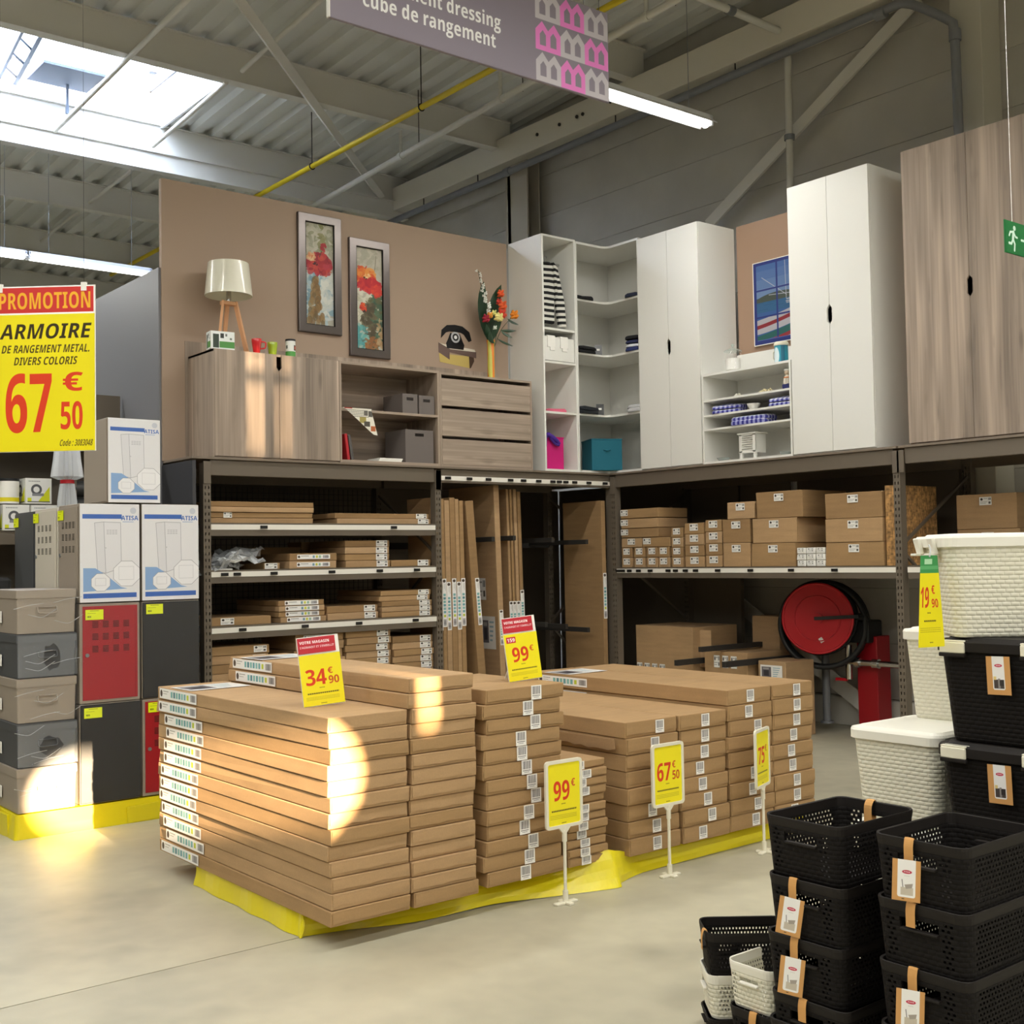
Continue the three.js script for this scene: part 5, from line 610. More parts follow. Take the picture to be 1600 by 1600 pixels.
  // storage boxes, papers and books in the open shelf (interior base y = DK+0.024 and shelf at DK+0.445)
  const grey = std({ color: 0x6f6763, roughness: 0.8 }); const sbox = (label, x0, x1, y, h, d, z = ZL - 0.03) => { const t = thing('storage_box', label, 'box', [(x0 + x1) / 2, y, z - d / 2], 0, 'grey storage boxes in the wood shelf'); const W = x1 - x0; const s = shape([[-W / 2, 0], [W / 2, 0], [W / 2, h], [-W / 2, h]]); const ho = new THREE.Path(); const hw = Math.min(0.045, W * 0.22); ho.moveTo(-hw, h - 0.055); ho.lineTo(-hw, h - 0.03); ho.lineTo(hw, h - 0.03); ho.lineTo(hw, h - 0.055); ho.closePath(); s.holes.push(ho); part('box_front', T(extr(s, 0.006), 0, 0, d / 2 - 0.006), grey, t); part('box_body', [b2(-W / 2, -W / 2 + 0.005, 0, h, -d / 2, d / 2 - 0.006), b2(W / 2 - 0.005, W / 2, 0, h, -d / 2, d / 2 - 0.006), b2(-W / 2, W / 2, 0, h, -d / 2, -d / 2 + 0.005), b2(-W / 2, W / 2, 0, 0.005, -d / 2, d / 2 - 0.006)], grey, t); part('handle_rim', b2(-hw, hw, h - 0.056, h - 0.054, d / 2 - 0.004, d / 2 + 0.001), M.gap, t); };
  sbox('small dark grey box on the upper shelf, left of two', 5.62, 5.775, DK + 0.446, 0.17, 0.3); sbox('small dark grey box on the upper shelf, right of two', 5.79, 5.95, DK + 0.446, 0.165, 0.3); sbox('large dark grey box on the lower shelf', 5.645, 5.935, DK + 0.025, 0.285, 0.32);
  const np = thing('newspaper', 'newspaper folded over the middle shelf edge', 'newspaper', [5.0, DK + 0.446, ZL]); const ns = uvm(new THREE.ShapeGeometry(shape([[0.02, 0.008], [0.28, 0.004], [0.34, -0.21], [0.3, -0.205]]))); const uv = ns.attributes.uv; for (let i = 0; i < uv.count; i++) uv.setXY(i, uv.getX(i) / 0.36, (uv.getY(i) + 0.22) / 0.24); part('hanging_page', T(ns, 0, 0, 0.012), std({ side: THREE.DoubleSide, roughness: 0.85, map: canvasTex(256, 170, (g) => { g.fillStyle = '#e6e1d2'; g.fillRect(0, 0, 256, 170); g.fillStyle = '#b8352e'; g.fillRect(10, 4, 60, 10); for (let i = 0; i < 5; i++) dashes(g, 30 + i * 8, 20 + i * 9, 120, 4, '#55504a'); for (const [x, y, w, h, c] of [[150, 20, 26, 30, '#6b6660'], [180, 22, 28, 34, '#595650'], [120, 60, 44, 34, '#a89a58'], [150, 84, 40, 30, '#58544a'], [196, 110, 32, 30, '#b9683e']]) { g.fillStyle = c; g.fillRect(x, y, w, h); } }) }), np); part('folded_page', T(bx(0.27, 0.006, 0.2), 0.15, 0.004, -0.09), M.paper, np);
  [['red book leaning in the lower wood shelf', 5.075, 0.13, 0xb3262f, 0.215], ['grey book leaning against the red one', 5.112, 0.15, 0x5b5654, 0.205]].forEach(([l, x, a, c, h]) => { const t = thing('book', l, 'book', [x, DK + 0.026, ZL - 0.085], 0, 'leaning books'); t.rotation.z = a; part('book_cover', bx(0.026, h, 0.15, 0, h / 2, 0, 0.003), std({ color: c, roughness: 0.4 }), t); part('book_pages', b2(-0.01, 0.01, h - 0.002, h + 0.001, -0.07, 0.07), M.paper, t); });
  const mz = thing('magazine_pile', 'white magazines lying beside the large grey box', 'magazines', [5.49, DK + 0.025, ZL - 0.13]); [0, 1, 2].forEach((i) => part('magazine', bx(0.23, 0.009, 0.2, i * 0.006, 0.006 + i * 0.01, 0, 0.002), M.paper, mz));
}

// ---------------------------------------------------------------- things in the white units
{
  // striped jumper on a hanger
  const t = thing('striped_jumper', 'black and white striped jumper hanging in the white tower', 'jumper', [7.315, DK, ZL - 0.12]);
  const stripe = std({ roughness: 0.9, side: THREE.DoubleSide, map: dataTex(4, 256, (u, v) => ((v * 13) % 1 < 0.5 ? [24, 24, 26] : [222, 220, 212])) }); stripe.map.repeat.set(1, 1);
  const body = (pts, z, n) => { const g = extr(shape(pts), 0.03, 0.012), p = g.attributes.position, uv = g.attributes.uv; for (let i = 0; i < p.count; i++) { uv.setXY(i, 0.5, (p.getY(i) - 1.3) / 0.72); p.setZ(i, p.getZ(i) + z + 0.018 * Math.sin(p.getX(i) * 40)); } g.computeVertexNormals(); part(n, g, stripe, t); };
  body([[-0.06, 1.43], [0.075, 1.43], [0.08, 1.7], [0.1, 1.97], [0.05, 1.99], [0.0, 1.975], [-0.06, 1.99]], 0, 'jumper_body'); body([[0.06, 1.98], [0.115, 1.96], [0.17, 1.62], [0.185, 1.395], [0.15, 1.395], [0.12, 1.6], [0.075, 1.86]], 0.03, 'sleeve'); part('collar', T(prep(new THREE.TorusGeometry(0.04, 0.01, 6, 16)), 0.0, 1.985, 0.02, Math.PI / 2), M.lockerDark, t); part('hanger', [tube([V(0.0, 2.0, 0), V(0.0, 2.05, 0), V(0.02, 2.065, 0), V(0.03, 2.045, 0)], 0.003), bar(V(-0.06, 1.985, 0), V(0.1, 1.96, 0), 0.012, 0.008)], M.galv, t);
  const cl = (name, label, x, y, z, ry, c, n = 1, w = 0.2, d = 0.16, cat = 'clothes', m) => { const o = thing(name, label, cat, [x, y, z], ry, 'folded clothes in the white units'); for (let i = 0; i < n; i++) { const g = loft([[0, w * 0.97, d * 0.97, 0.03], [0.008, w, d, 0.035], [0.02, w * 0.99, d * 0.99, 0.035], [0.027, w * 0.9, d * 0.9, 0.03]], 4), p = g.attributes.position; for (let k = 0; k < p.count; k++) p.setY(k, p.getY(k) + (p.getY(k) > 0.004 ? 0.006 * Math.sin(p.getX(k) * 35 + i) + 0.005 * Math.cos(p.getZ(k) * 44) : 0)); g.computeVertexNormals(); g.scale(1.1, 1.35, 1.1); g.translate((hash(i, 3, 8) - 0.5) * 0.02, i * 0.037, 0); part('folded_layer', g, m ?? std({ color: Array.isArray(c) ? c[i % c.length] : c, roughness: 0.95 }), o); } return o; };
  cl('folded_top', 'black folded top on the upper corner shelf, left side', 7.73, DK + 1.676, ZL - 0.07, 0.1, 0x17171a, 1); cl('folded_top', 'navy folded top on the upper corner shelf, right side', 8.1, DK + 1.676, -8.12, 0.2, 0x262c40, 1); cl('folded_top', 'black folded jumpers on the middle corner shelf, left side', 7.74, DK + 1.156, ZL - 0.07, 0.1, 0x131316, 2, 0.22); cl('folded_top', 'blue and black folded clothes on the middle corner shelf, right side', 8.1, DK + 1.156, -8.13, 0.3, [0x2b3566, 0xcdd0d8, 0x2a2f52, 0x15151a], 4, 0.2); cl('folded_top', 'dark folded trousers on the lower corner shelf, left side', 7.75, DK + 0.569, ZL - 0.07, 0.1, 0x22262c, 2, 0.24); cl('folded_top', 'pale grey folded jumper on the lower corner shelf, right side', 8.1, DK + 0.569, -8.12, 0.3, 0xb9babd, 2, 0.22); cl('folded_top', 'pink folded top on the tower shelf', 7.4, DK + 0.566, ZL - 0.12, 0, 0xe06a86, 1, 0.2);
  const card2 = (label, x, y, z, ry, c) => { const o = thing('display_card', label, 'card', [x, y, z], ry); part('card_sheet', T(bx(0.075, 0.125, 0.003), 0, 0.062, 0, -0.1), std({ color: c, roughness: 0.3 }), o); plane(0.03, 0.02, M.paper, o, 'card_print', 0, 0.075, 0.005, 0, -0.1); part('card_easel', bar(V(0, 0.1, -0.01), V(0, 0.001, -0.05), 0.03, 0.003), M.lockerDark, o); };
  card2('grey display card on the middle corner shelf', 8.0, DK + 1.156, -8.58, -0.7, 0x77777c); card2('black display card on the lower corner shelf', 8.0, DK + 0.569, -8.57, -0.7, 0x1d1d20);
  const teal = std({ color: 0x0f6478, roughness: 0.75 }); const bxs = (name, label, x, z, ry, w, h, d, m) => { const o = thing(name, label, 'box', [x, DK + 0.023, z], ry); part('box_body', bx(w, h, d, 0, h / 2, 0, 0.006), m, o); part('box_lid', bx(w + 0.008, 0.012, d + 0.008, 0, h + 0.001, 0, 0.003), m, o); return o; };
  const tb = bxs('fabric_cube', 'teal fabric cube box at the bottom of the corner unit', 7.965, -8.52, -0.42, 0.31, 0.3, 0.31, teal); part('handle', tube([V(-0.035, 0.2, 0.157), V(0, 0.19, 0.17), V(0.035, 0.2, 0.157)], 0.005, 12), teal, tb);
  bxs('fabric_cube', 'magenta pink fabric box at the foot of the white tower', 7.325, ZL - 0.17, 0, 0.25, 0.3, 0.25, std({ color: 0xcf1578, roughness: 0.7 }));
  const sc = thing('purple_scarf', 'purple scarf draped over the pink box', 'scarf', [7.26, DK + 0.335, ZL - 0.035]); part('scarf_fold', [tube([V(-0.06, -0.06, -0.005), V(-0.03, 0.01, 0), V(0.03, -0.01, 0.01), V(0.09, -0.05, 0.012), V(0.11, -0.075, 0.012)], 0.022, 24, 8), tube([V(-0.05, -0.1, 0), V(-0.035, 0.0, -0.01), V(0.02, 0.02, -0.02)], 0.018, 18, 8), tube([V(0.0, -0.02, 0.016), V(0.06, -0.075, 0.018), V(0.11, -0.085, 0.016)], 0.012, 18, 8)], std({ color: 0x43218a, roughness: 0.55 }), sc);
  ['left', 'right'].forEach((s, i) => { const o = thing('hanging_garment_tag', `white garment hung over the tower drawer, ${s} one`, 'garment', [7.285 + i * 0.16, DK + 1.275, ZL - 0.01], 0, 'white garments over the drawer'); part('cloth', [bx(0.095, 0.11, 0.008, 0, -0.05, 0.004, 0.003), bx(0.06, 0.04, 0.007, i ? 0.006 : 0.012, -0.115, 0.004, 0.003)], M.paper, o); part('cloth_fold', bx(0.1, 0.012, 0.05, 0, 0.002, -0.02, 0.004), M.paper, o); });
  // low shelf things: local front x = XR
  const check = std({ roughness: 0.9, map: dataTex(64, 64, (u, v) => { const a = (u * 2) % 1 < 0.5, b = (v * 2) % 1 < 0.5; return a && b ? [52, 52, 140] : a || b ? [150, 152, 205] : [232, 232, 236]; }, true, [12, 12]) });
  cl('checked_cloth', 'blue checked towel on the middle low shelf, left side', XR + 0.1, DK + 0.44, -7.0, 0.2, 0x3d4391, 2, 0.16, 0.26, 'towel', check); cl('checked_cloth', 'blue checked towel on the middle low shelf, right side', XR + 0.1, DK + 0.44, -6.38, 0.1, 0x3d4391, 2, 0.16, 0.24, 'towel', check); cl('checked_cloth', 'large blue checked towel on the lower low shelf', XR + 0.1, DK + 0.315, -6.73, 0.1, 0x3d4391, 2, 0.18, 0.34, 'towel', check);
  const bowl = thing('white_bowl', 'small white bowl between the checked towels', 'bowl', [XR + 0.09, DK + 0.44, -6.72]); part('bowl_body', lathe([[0.001, 0.002], [0.03, 0], [0.055, 0.04], [0.06, 0.055], [0.055, 0.055], [0.03, 0.012], [0.001, 0.01]], 24), M.white, bowl); part('bowl_foot', cyl(0.028, 0.03, 0.006, 0, 0.003, 0, 20), M.white, bowl);
  const coral = (label, z, sx, sy, c, h) => { const o = thing('sea_shell', label, 'shell', [XR + 0.1, DK + 0.573, z]); const g = [], r = h; for (let i = 0; i < 7; i++) g.push(T(sph(r * (0.7 - i * 0.06), 0, 0, 0, 0.7, 0.6, 1.1, 8), 0, r * (0.35 + (i % 3) * 0.2), (i - 3) * r * sx, 0.2 * i)); part('shell_body', g, std({ color: c, roughness: 0.8 }), o); }; coral('white rounded sea shell on the top low shelf', -6.9, 0.28, 1, 0xd9d6c8, 0.032); coral('spiky cream sea shell on the top low shelf', -6.58, 0.55, 1, 0xd8cba3, 0.036);
  const lh = thing('sailor_figurine', 'small sailor figurine at the right of the top low shelf', 'figurine', [XR + 0.06, DK + 0.573, -6.33]); part('figure_base', bx(0.06, 0.045, 0.07, 0, 0.022, 0, 0.01), std({ color: 0x1f2560, roughness: 0.5 }), lh); part('figure_body', lathe([[0.03, 0.04], [0.034, 0.06], [0.026, 0.1], [0.014, 0.12], [0.001, 0.12]], 20), std({ color: 0xd8cfc0, roughness: 0.6 }), lh); part('figure_scarf', T(prep(new THREE.TorusGeometry(0.022, 0.008, 6, 16)), 0, 0.095, 0, Math.PI / 2), std({ color: 0xc8732d }), lh); part('figure_head', sph(0.024, 0, 0.142, 0), std({ color: 0xdcc7ae, roughness: 0.6 }), lh); part('figure_cap', lathe([[0.026, 0.155], [0.027, 0.163], [0.015, 0.172], [0.001, 0.172]], 18), M.white, lh);
  const mc = thing('mini_cabinet', 'small white louvred cabinet on the bottom of the low shelf', 'cabinet', [XR + 0.05, DK + 0.021, -6.77]); const cw = 0.19, ch = 0.225; part('cabinet_body', [b2(0.006, 0.14, 0.05, ch - 0.012, -cw / 2 + 0.005, -cw / 2 + 0.015), b2(0.006, 0.14, 0.05, ch - 0.012, cw / 2 - 0.015, cw / 2 - 0.005), b2(0.13, 0.14, 0.05, ch - 0.012, -cw / 2 + 0.01, cw / 2 - 0.01), b2(0.006, 0.14, 0.05, 0.06, -cw / 2 + 0.01, cw / 2 - 0.01)], M.white, mc); part('cabinet_top', b2(-0.008, 0.15, ch - 0.012, ch, -cw / 2 - 0.012, cw / 2 + 0.012, 0.003), M.white, mc); for (let i = 0; i < 7; i++) part('louvre', T(bx(0.012, 0.011, 0.12, 0, 0, 0), 0.008, 0.075 + i * 0.019, 0, 0, 0, 0.5), M.white, mc); part('door_frame', [b2(0, 0.012, 0.055, ch - 0.014, -cw / 2 + 0.005, -cw / 2 + 0.035), b2(0, 0.012, 0.055, ch - 0.014, cw / 2 - 0.035, cw / 2 - 0.005), b2(0, 0.012, 0.05, 0.068, -cw / 2, cw / 2), b2(0, 0.012, ch - 0.024, ch - 0.012, -cw / 2, cw / 2)], M.white, mc); for (const z of [-1, 1]) part('foot', b2(0.004, 0.03, 0, 0.055, z * (cw / 2 - 0.02) - 0.012, z * (cw / 2 - 0.02) + 0.012, 0.003), M.white, mc);
  [['glass dish at the left of the bottom low shelf', -7.05], ['glass dish at the right of the bottom low shelf', -6.36]].forEach(([l, z]) => { const o = thing('glass_dish', l, 'dish', [XR + 0.06, DK + 0.021, z]); part('dish_body', lathe([[0.001, 0.002], [0.04, 0], [0.06, 0.025], [0.062, 0.028], [0.056, 0.028], [0.036, 0.008], [0.001, 0.008]], 24), phy({ color: 0xaab4b0, roughness: 0.1, metalness: 0.2, clearcoat: 1 }), o); part('pebble', [sph(0.014, 0, 0.02, 0.01, 1, 0.7, 1, 8), sph(0.012, 0.015, 0.018, -0.015, 1, 0.7, 1, 8), sph(0.012, -0.018, 0.018, -0.005, 1, 0.7, 1, 8)], M.lockerGrey, o); });
  const jar = thing('glass_jar', 'lidded glass jar of white sugar on the low shelf top', 'jar', [XR + 0.09, DK + 0.806, -6.94]); part('jar_glass', lathe([[0.001, 0.003], [0.07, 0], [0.075, 0.008], [0.075, 0.15], [0.066, 0.168]], 32), phy({ color: 0xffffff, roughness: 0.04, transmission: 1, thickness: 0, ior: 1.45, side: THREE.DoubleSide }), jar); part('jar_contents', cyl(0.066, 0.066, 0.1, 0, 0.06, 0, 24), std({ color: 0xf0eee8, roughness: 0.95 }), jar); part('jar_lid', lathe([[0.08, 0.172], [0.078, 0.182], [0.04, 0.2], [0.008, 0.205], [0.007, 0.215], [0.016, 0.228], [0.012, 0.242], [0.001, 0.246]], 32), phy({ color: 0xe8efec, roughness: 0.05, transmission: 0.85, thickness: 0, side: THREE.DoubleSide }), jar);
  const ln = thing('blue_canister', 'turquoise printed canister with white lid by the tall wardrobe', 'canister', [XR + 0.12, DK + 0.806, -6.43]); part('canister_body', lathe([[0.055, 0], [0.057, 0.005], [0.057, 0.15], [0.05, 0.155]], 28), std({ roughness: 0.35, map: canvasTex(128, 64, (g) => { g.fillStyle = '#2d9fb8'; g.fillRect(0, 0, 128, 64); g.fillStyle = '#dfeef0'; for (const x of [14, 78]) { g.beginPath(); g.arc(x + 14, 34, 11, 0, 7); g.fill(); } g.fillStyle = '#1c6f8c'; for (const x of [44, 108]) g.fillRect(x, 20, 12, 30); }) }), ln); part('canister_lid', lathe([[0.062, 0.152], [0.064, 0.165], [0.055, 0.185], [0.001, 0.19]], 28), M.cream, ln); part('canister_handle', tube([V(0, 0.12, -0.055), V(0, 0.11, -0.085), V(0, 0.05, -0.085), V(0, 0.04, -0.055)], 0.005, 14), M.cream, ln);
  // harbour poster painted as a window view
  const po = thing('harbour_poster', 'blue framed harbour window poster on the brown strip', 'poster', [8.494, 3.48, -6.62]); part('poster_board', b2(-0.006, 0.0, 0, 0.76, -0.405, 0.405), M.paper, po); plane(0.79, 0.745, std({ roughness: 0.5, color: 0xbdbdc6, map: canvasTex(512, 480, (g, w, h) => {
    g.fillStyle = '#4a7cc0'; g.fillRect(0, 0, w, h); const sk = ['#5b88c9', '#6a93ce', '#7da3d5', '#8fb0da']; sk.forEach((c, i) => { g.fillStyle = c; g.fillRect(0, i * 52, w, 53); }); g.fillStyle = '#5d6a5a'; g.beginPath(); g.moveTo(0, 220); g.quadraticCurveTo(140, 170, 300, 200); g.lineTo(512, 190); g.lineTo(512, 240); g.lineTo(0, 240); g.fill(); g.fillStyle = '#3f7fae'; g.fillRect(0, 236, w, 60); g.fillStyle = '#34719f'; for (let i = 0; i < 9; i++) g.fillRect((i * 73) % 480, 240 + (i * 13) % 52, 70, 3);
    g.strokeStyle = '#e9ecf0'; g.lineWidth = 4; for (const [a, b, c, d] of [[60, 90, 240, 220], [230, 0, 236, 240], [300, 20, 420, 230], [110, 200, 300, 214], [360, 10, 350, 230]]) { g.beginPath(); g.moveTo(a, b); g.lineTo(c, d); g.stroke(); } for (let i = 0; i < 22; i++) { g.fillStyle = ['#e8e6e0', '#cfd6dc', '#b9c4ce'][i % 3]; g.fillRect(230 + hash(i, 1, 3) * 260, 190 + hash(i, 2, 3) * 90, 30 + hash(i, 3, 3) * 40, 6); }
    for (const [y, c] of [[300, '#e6e4e2'], [330, '#b5323c'], [352, '#e9e6e4'], [392, '#2f7f74'], [430, '#c23a40'], [452, '#dfe3e6']]) { g.fillStyle = c; g.beginPath(); g.moveTo(0, y + 40); g.quadraticCurveTo(220, y + 20, 512, y - 70); g.lineTo(512, y - 34); g.quadraticCurveTo(230, y + 60, 0, y + 70); g.fill(); } g.fillStyle = '#23242e'; g.beginPath(); g.ellipse(330, 380, 46, 70, 0, 0, 7); g.fill();
    g.fillStyle = '#33459a'; g.fillRect(0, 0, w, 18); g.fillRect(0, h - 22, w, 22); g.fillRect(0, 0, 20, h); g.fillRect(w - 20, 0, 20, h); for (const x of [170, 330]) g.fillRect(x - 6, 0, 12, h); for (const y of [165, 322]) g.fillRect(0, y - 5, w, 10); g.fillStyle = '#6f86c9'; g.fillRect(20, h - 26, w - 40, 4);
  }) }), po, 'poster_print', -0.0075, 0.38, 0, -Math.PI / 2);
}
// ---------------------------------------------------------------- hanging signs
{
  const t = thing('section_sign', 'mauve hanging section sign with pink and grey house pattern', 'sign', [3.21, 4.52, -5.5]); const W = 2.06, H = 0.585;
  part('sign_board', b2(0, W, 0, H, -0.02, 0, 0.002), std({ color: 0x8d8590, roughness: 0.5 }), t);
  const tx = canvasTex(1236, 350, (g, w, h) => {
    g.fillStyle = '#938a98'; g.fillRect(0, 0, w, h); g.fillStyle = '#ffffff'; const tt = (s, x, y, width) => { g.save(); g.font = 'bold 70px sans-serif'; const m = g.measureText(s).width; g.translate(x, y); g.scale(width / m, 1); g.fillText(s, 0, 0); g.restore(); }; tt('Rangement dressing', 118, 206, 588); tt('cube de rangement', 122, 279, 560);
    const S0 = 122, ox = w - 3 * S0 - 2, oy = 0; for (let r = 0; r < 3; r++) for (let c = 0; c < 3; c++) { g.fillStyle = (r + c) % 2 ? '#f58ad8' : '#cfc9d0'; const x = ox + c * S0, y = oy + r * (h / 3) + 4, q = h / 3 - 6; g.beginPath(); g.moveTo(x, y + q); g.lineTo(x, y + q * 0.32); g.lineTo(x + S0 * 0.26, y); g.lineTo(x + S0 * 0.5, y + q * 0.28); g.lineTo(x + S0 * 0.74, y); g.lineTo(x + S0, y + q * 0.32); g.lineTo(x + S0, y + q); g.closePath(); g.fill(); g.fillStyle = '#938a98'; for (const k of [0.17, 0.59]) { g.beginPath(); g.moveTo(x + S0 * k, y + q * 0.82); g.lineTo(x + S0 * k, y + q * 0.45); g.lineTo(x + S0 * (k + 0.12), y + q * 0.3); g.lineTo(x + S0 * (k + 0.24), y + q * 0.45); g.lineTo(x + S0 * (k + 0.24), y + q * 0.82); g.closePath(); g.fill(); } }
  });
  plane(W - 0.006, H - 0.004, std({ map: tx, roughness: 0.5 }), t, 'sign_print', W / 2, H / 2, 0.003); part('edge_trim', b2(-0.004, 0.004, 0, H, -0.022, 0.004), M.signWhite, t); part('wire', [rod(V(0.2, H, -0.01), V(0.2, 2.68, -0.01), 0.002, 5), rod(V(1.86, H, -0.01), V(1.86, 2.68, -0.01), 0.002, 5)], M.galv, t);
  const p = thing('promotion_sign', 'yellow and red promotion sign for a metal cupboard', 'sign', [1.325, 2.0, -4.275], -41 * D2R);
  const PW = 0.38, PH = 0.585; part('sign_sheet', b2(-PW / 2, PW / 2, 0, PH, -0.003, 0), M.paper, p);
  plane(PW - 0.004, PH - 0.004, std({ roughness: 0.4, map: canvasTex(548, 842, (g, w, h) => {
    g.fillStyle = '#f4e510'; g.fillRect(0, 0, w, h); g.fillStyle = '#fff'; g.fillRect(0, 0, w, 144); g.fillStyle = '#cf3430'; g.fillRect(0, 5, w - 5, 130); g.textAlign = 'right';
    const tt = (s, x, y, cap, width, c, sk = 0) => { g.save(); g.font = 'bold 100px sans-serif'; const m = g.measureText(s).width; g.translate(x, y); g.transform(1, 0, sk, 1, 0, 0); g.scale(width / m, cap / 72); g.fillStyle = c; g.fillText(s, 0, 0); g.restore(); };
    tt('PROMOTION', w - 14, 115, 84, 490, '#f2b62c'); tt('ARMOIRE', w - 24, 268, 76, 470, '#33280c', -0.2); tt('DE RANGEMENT METAL.', w - 26, 340, 40, 462, '#4a3c10', -0.2); tt('DIVERS COLORIS', w - 94, 402, 40, 330, '#4a3c10', -0.2); tt('67', w - 216, 744, 300, 256, '#e2401f'); tt('€', w - 60, 538, 96, 112, '#e2401f'); tt('50', w - 60, 732, 140, 122, '#e2401f'); tt('Code : 3083048', w - 14, 818, 32, 172, '#6a5c18', -0.2);
  }) }), p, 'sign_print', 0, PH / 2, 0.002); part('wire', rod(V(-0.15, PH, 0), V(-0.15, 5.3, 0), 0.0006, 5), M.rackDark, p); part('wire', rod(V(0.15, PH, 0), V(0.15, 5.3, 0), 0.0006, 5), M.rackDark, p); part('wire_clip', bx(0.02, 0.03, 0.008, 0.15, PH - 0.006, 0), M.signWhite, p); part('wire_clip', bx(0.02, 0.03, 0.008, -0.15, PH - 0.006, 0), M.signWhite, p);
  const e = thing('exit_sign', 'green hanging exit sign with a running figure', 'sign', [6.455, 3.3, -3.5]); part('sign_plate', b2(0, 0.4, 0, 0.19, -0.006, 0), std({ color: 0x1b7a3c, roughness: 0.4 }), e);
  plane(0.396, 0.186, std({ roughness: 0.4, map: canvasTex(400, 190, (g, w, h) => { g.fillStyle = '#17733a'; g.fillRect(0, 0, w, h); g.fillStyle = '#d6efe0'; g.strokeStyle = '#d6efe0'; g.lineCap = 'round'; g.lineWidth = 17; g.beginPath(); g.arc(104, 36, 15, 0, 7); g.fill(); const L = (...p) => { g.beginPath(); g.moveTo(p[0], p[1]); for (let i = 2; i < p.length; i += 2) g.lineTo(p[i], p[i + 1]); g.stroke(); }; g.lineWidth = 24; L(92, 62, 84, 104); g.lineWidth = 13; L(88, 60, 56, 64, 44, 86); L(98, 66, 114, 86, 134, 88); g.lineWidth = 16; L(84, 106, 66, 132, 40, 132); L(88, 106, 104, 130, 98, 168); g.lineWidth = 14; L(180, 96, 300, 96); g.beginPath(); g.moveTo(300, 66); g.lineTo(350, 96); g.lineTo(300, 126); g.closePath(); g.fill(); }) }), e, 'sign_print', 0.2, 0.095, 0.002); part('wire', [rod(V(0.09, 0.19, -0.003), V(0.09, 4.05, -0.003), 0.0016, 5), rod(V(0.33, 0.19, -0.003), V(0.33, 4.05, -0.003), 0.0016, 5)], M.signWhite, e);
}
// ---------------------------------------------------------------- woven baskets and lidded boxes, right foreground
S.tagB = std({ roughness: 0.6, side: THREE.DoubleSide, map: canvasTex(150, 225, (g, w, h) => { g.fillStyle = '#cf9a5c'; g.fillRect(0, 0, w, h); g.fillStyle = '#f3f1ee'; g.beginPath(); g.moveTo(28, 0); g.lineTo(124, 0); g.lineTo(124, 190); g.quadraticCurveTo(124, 204, 110, 204); g.lineTo(42, 204); g.quadraticCurveTo(28, 204, 28, 190); g.closePath(); g.fill(); g.fillStyle = '#c2304a'; g.beginPath(); g.ellipse(78, 66, 26, 10, 0, 0, 7); g.fill(); dashes(g, 62, 63, 32, 5, '#f6e6ea'); dashes(g, 64, 86, 28, 3, '#c9c5c0'); g.fillStyle = '#c9bfae'; g.fillRect(46, 150, 66, 42); g.fillStyle = '#a79d92'; g.beginPath(); g.moveTo(66, 136); g.lineTo(110, 126); g.lineTo(106, 150); g.lineTo(74, 158); g.closePath(); g.fill(); g.strokeStyle = '#6d6a68'; g.lineWidth = 4; g.beginPath(); g.moveTo(52, 108); g.lineTo(58, 150); g.stroke(); g.fillStyle = '#5b4a30'; g.fillRect(52, 210, 14, 5); }) });
S.tagD = std({ roughness: 0.6, side: THREE.DoubleSide, map: canvasTex(150, 225, (g, w, h) => { g.fillStyle = '#cf9a5c'; g.fillRect(0, 0, w, h); g.fillStyle = '#f0eeec'; g.beginPath(); g.moveTo(36, 0); g.lineTo(112, 0); g.lineTo(114, 186); g.quadraticCurveTo(112, 196, 104, 196); g.lineTo(48, 196); g.quadraticCurveTo(40, 196, 38, 186); g.closePath(); g.fill(); g.fillStyle = '#c2304a'; g.beginPath(); g.ellipse(76, 54, 24, 9, 0, 0, 7); g.fill(); dashes(g, 62, 51, 28, 5, '#f6e6ea'); g.fillStyle = '#463c3a'; g.fillRect(44, 136, 64, 52); g.fillStyle = '#8d8784'; g.fillRect(70, 130, 14, 56); g.fillStyle = '#e6cf8a'; g.fillRect(42, 118, 18, 20); g.fillStyle = '#2c2726'; g.fillRect(80, 140, 26, 32); }) });
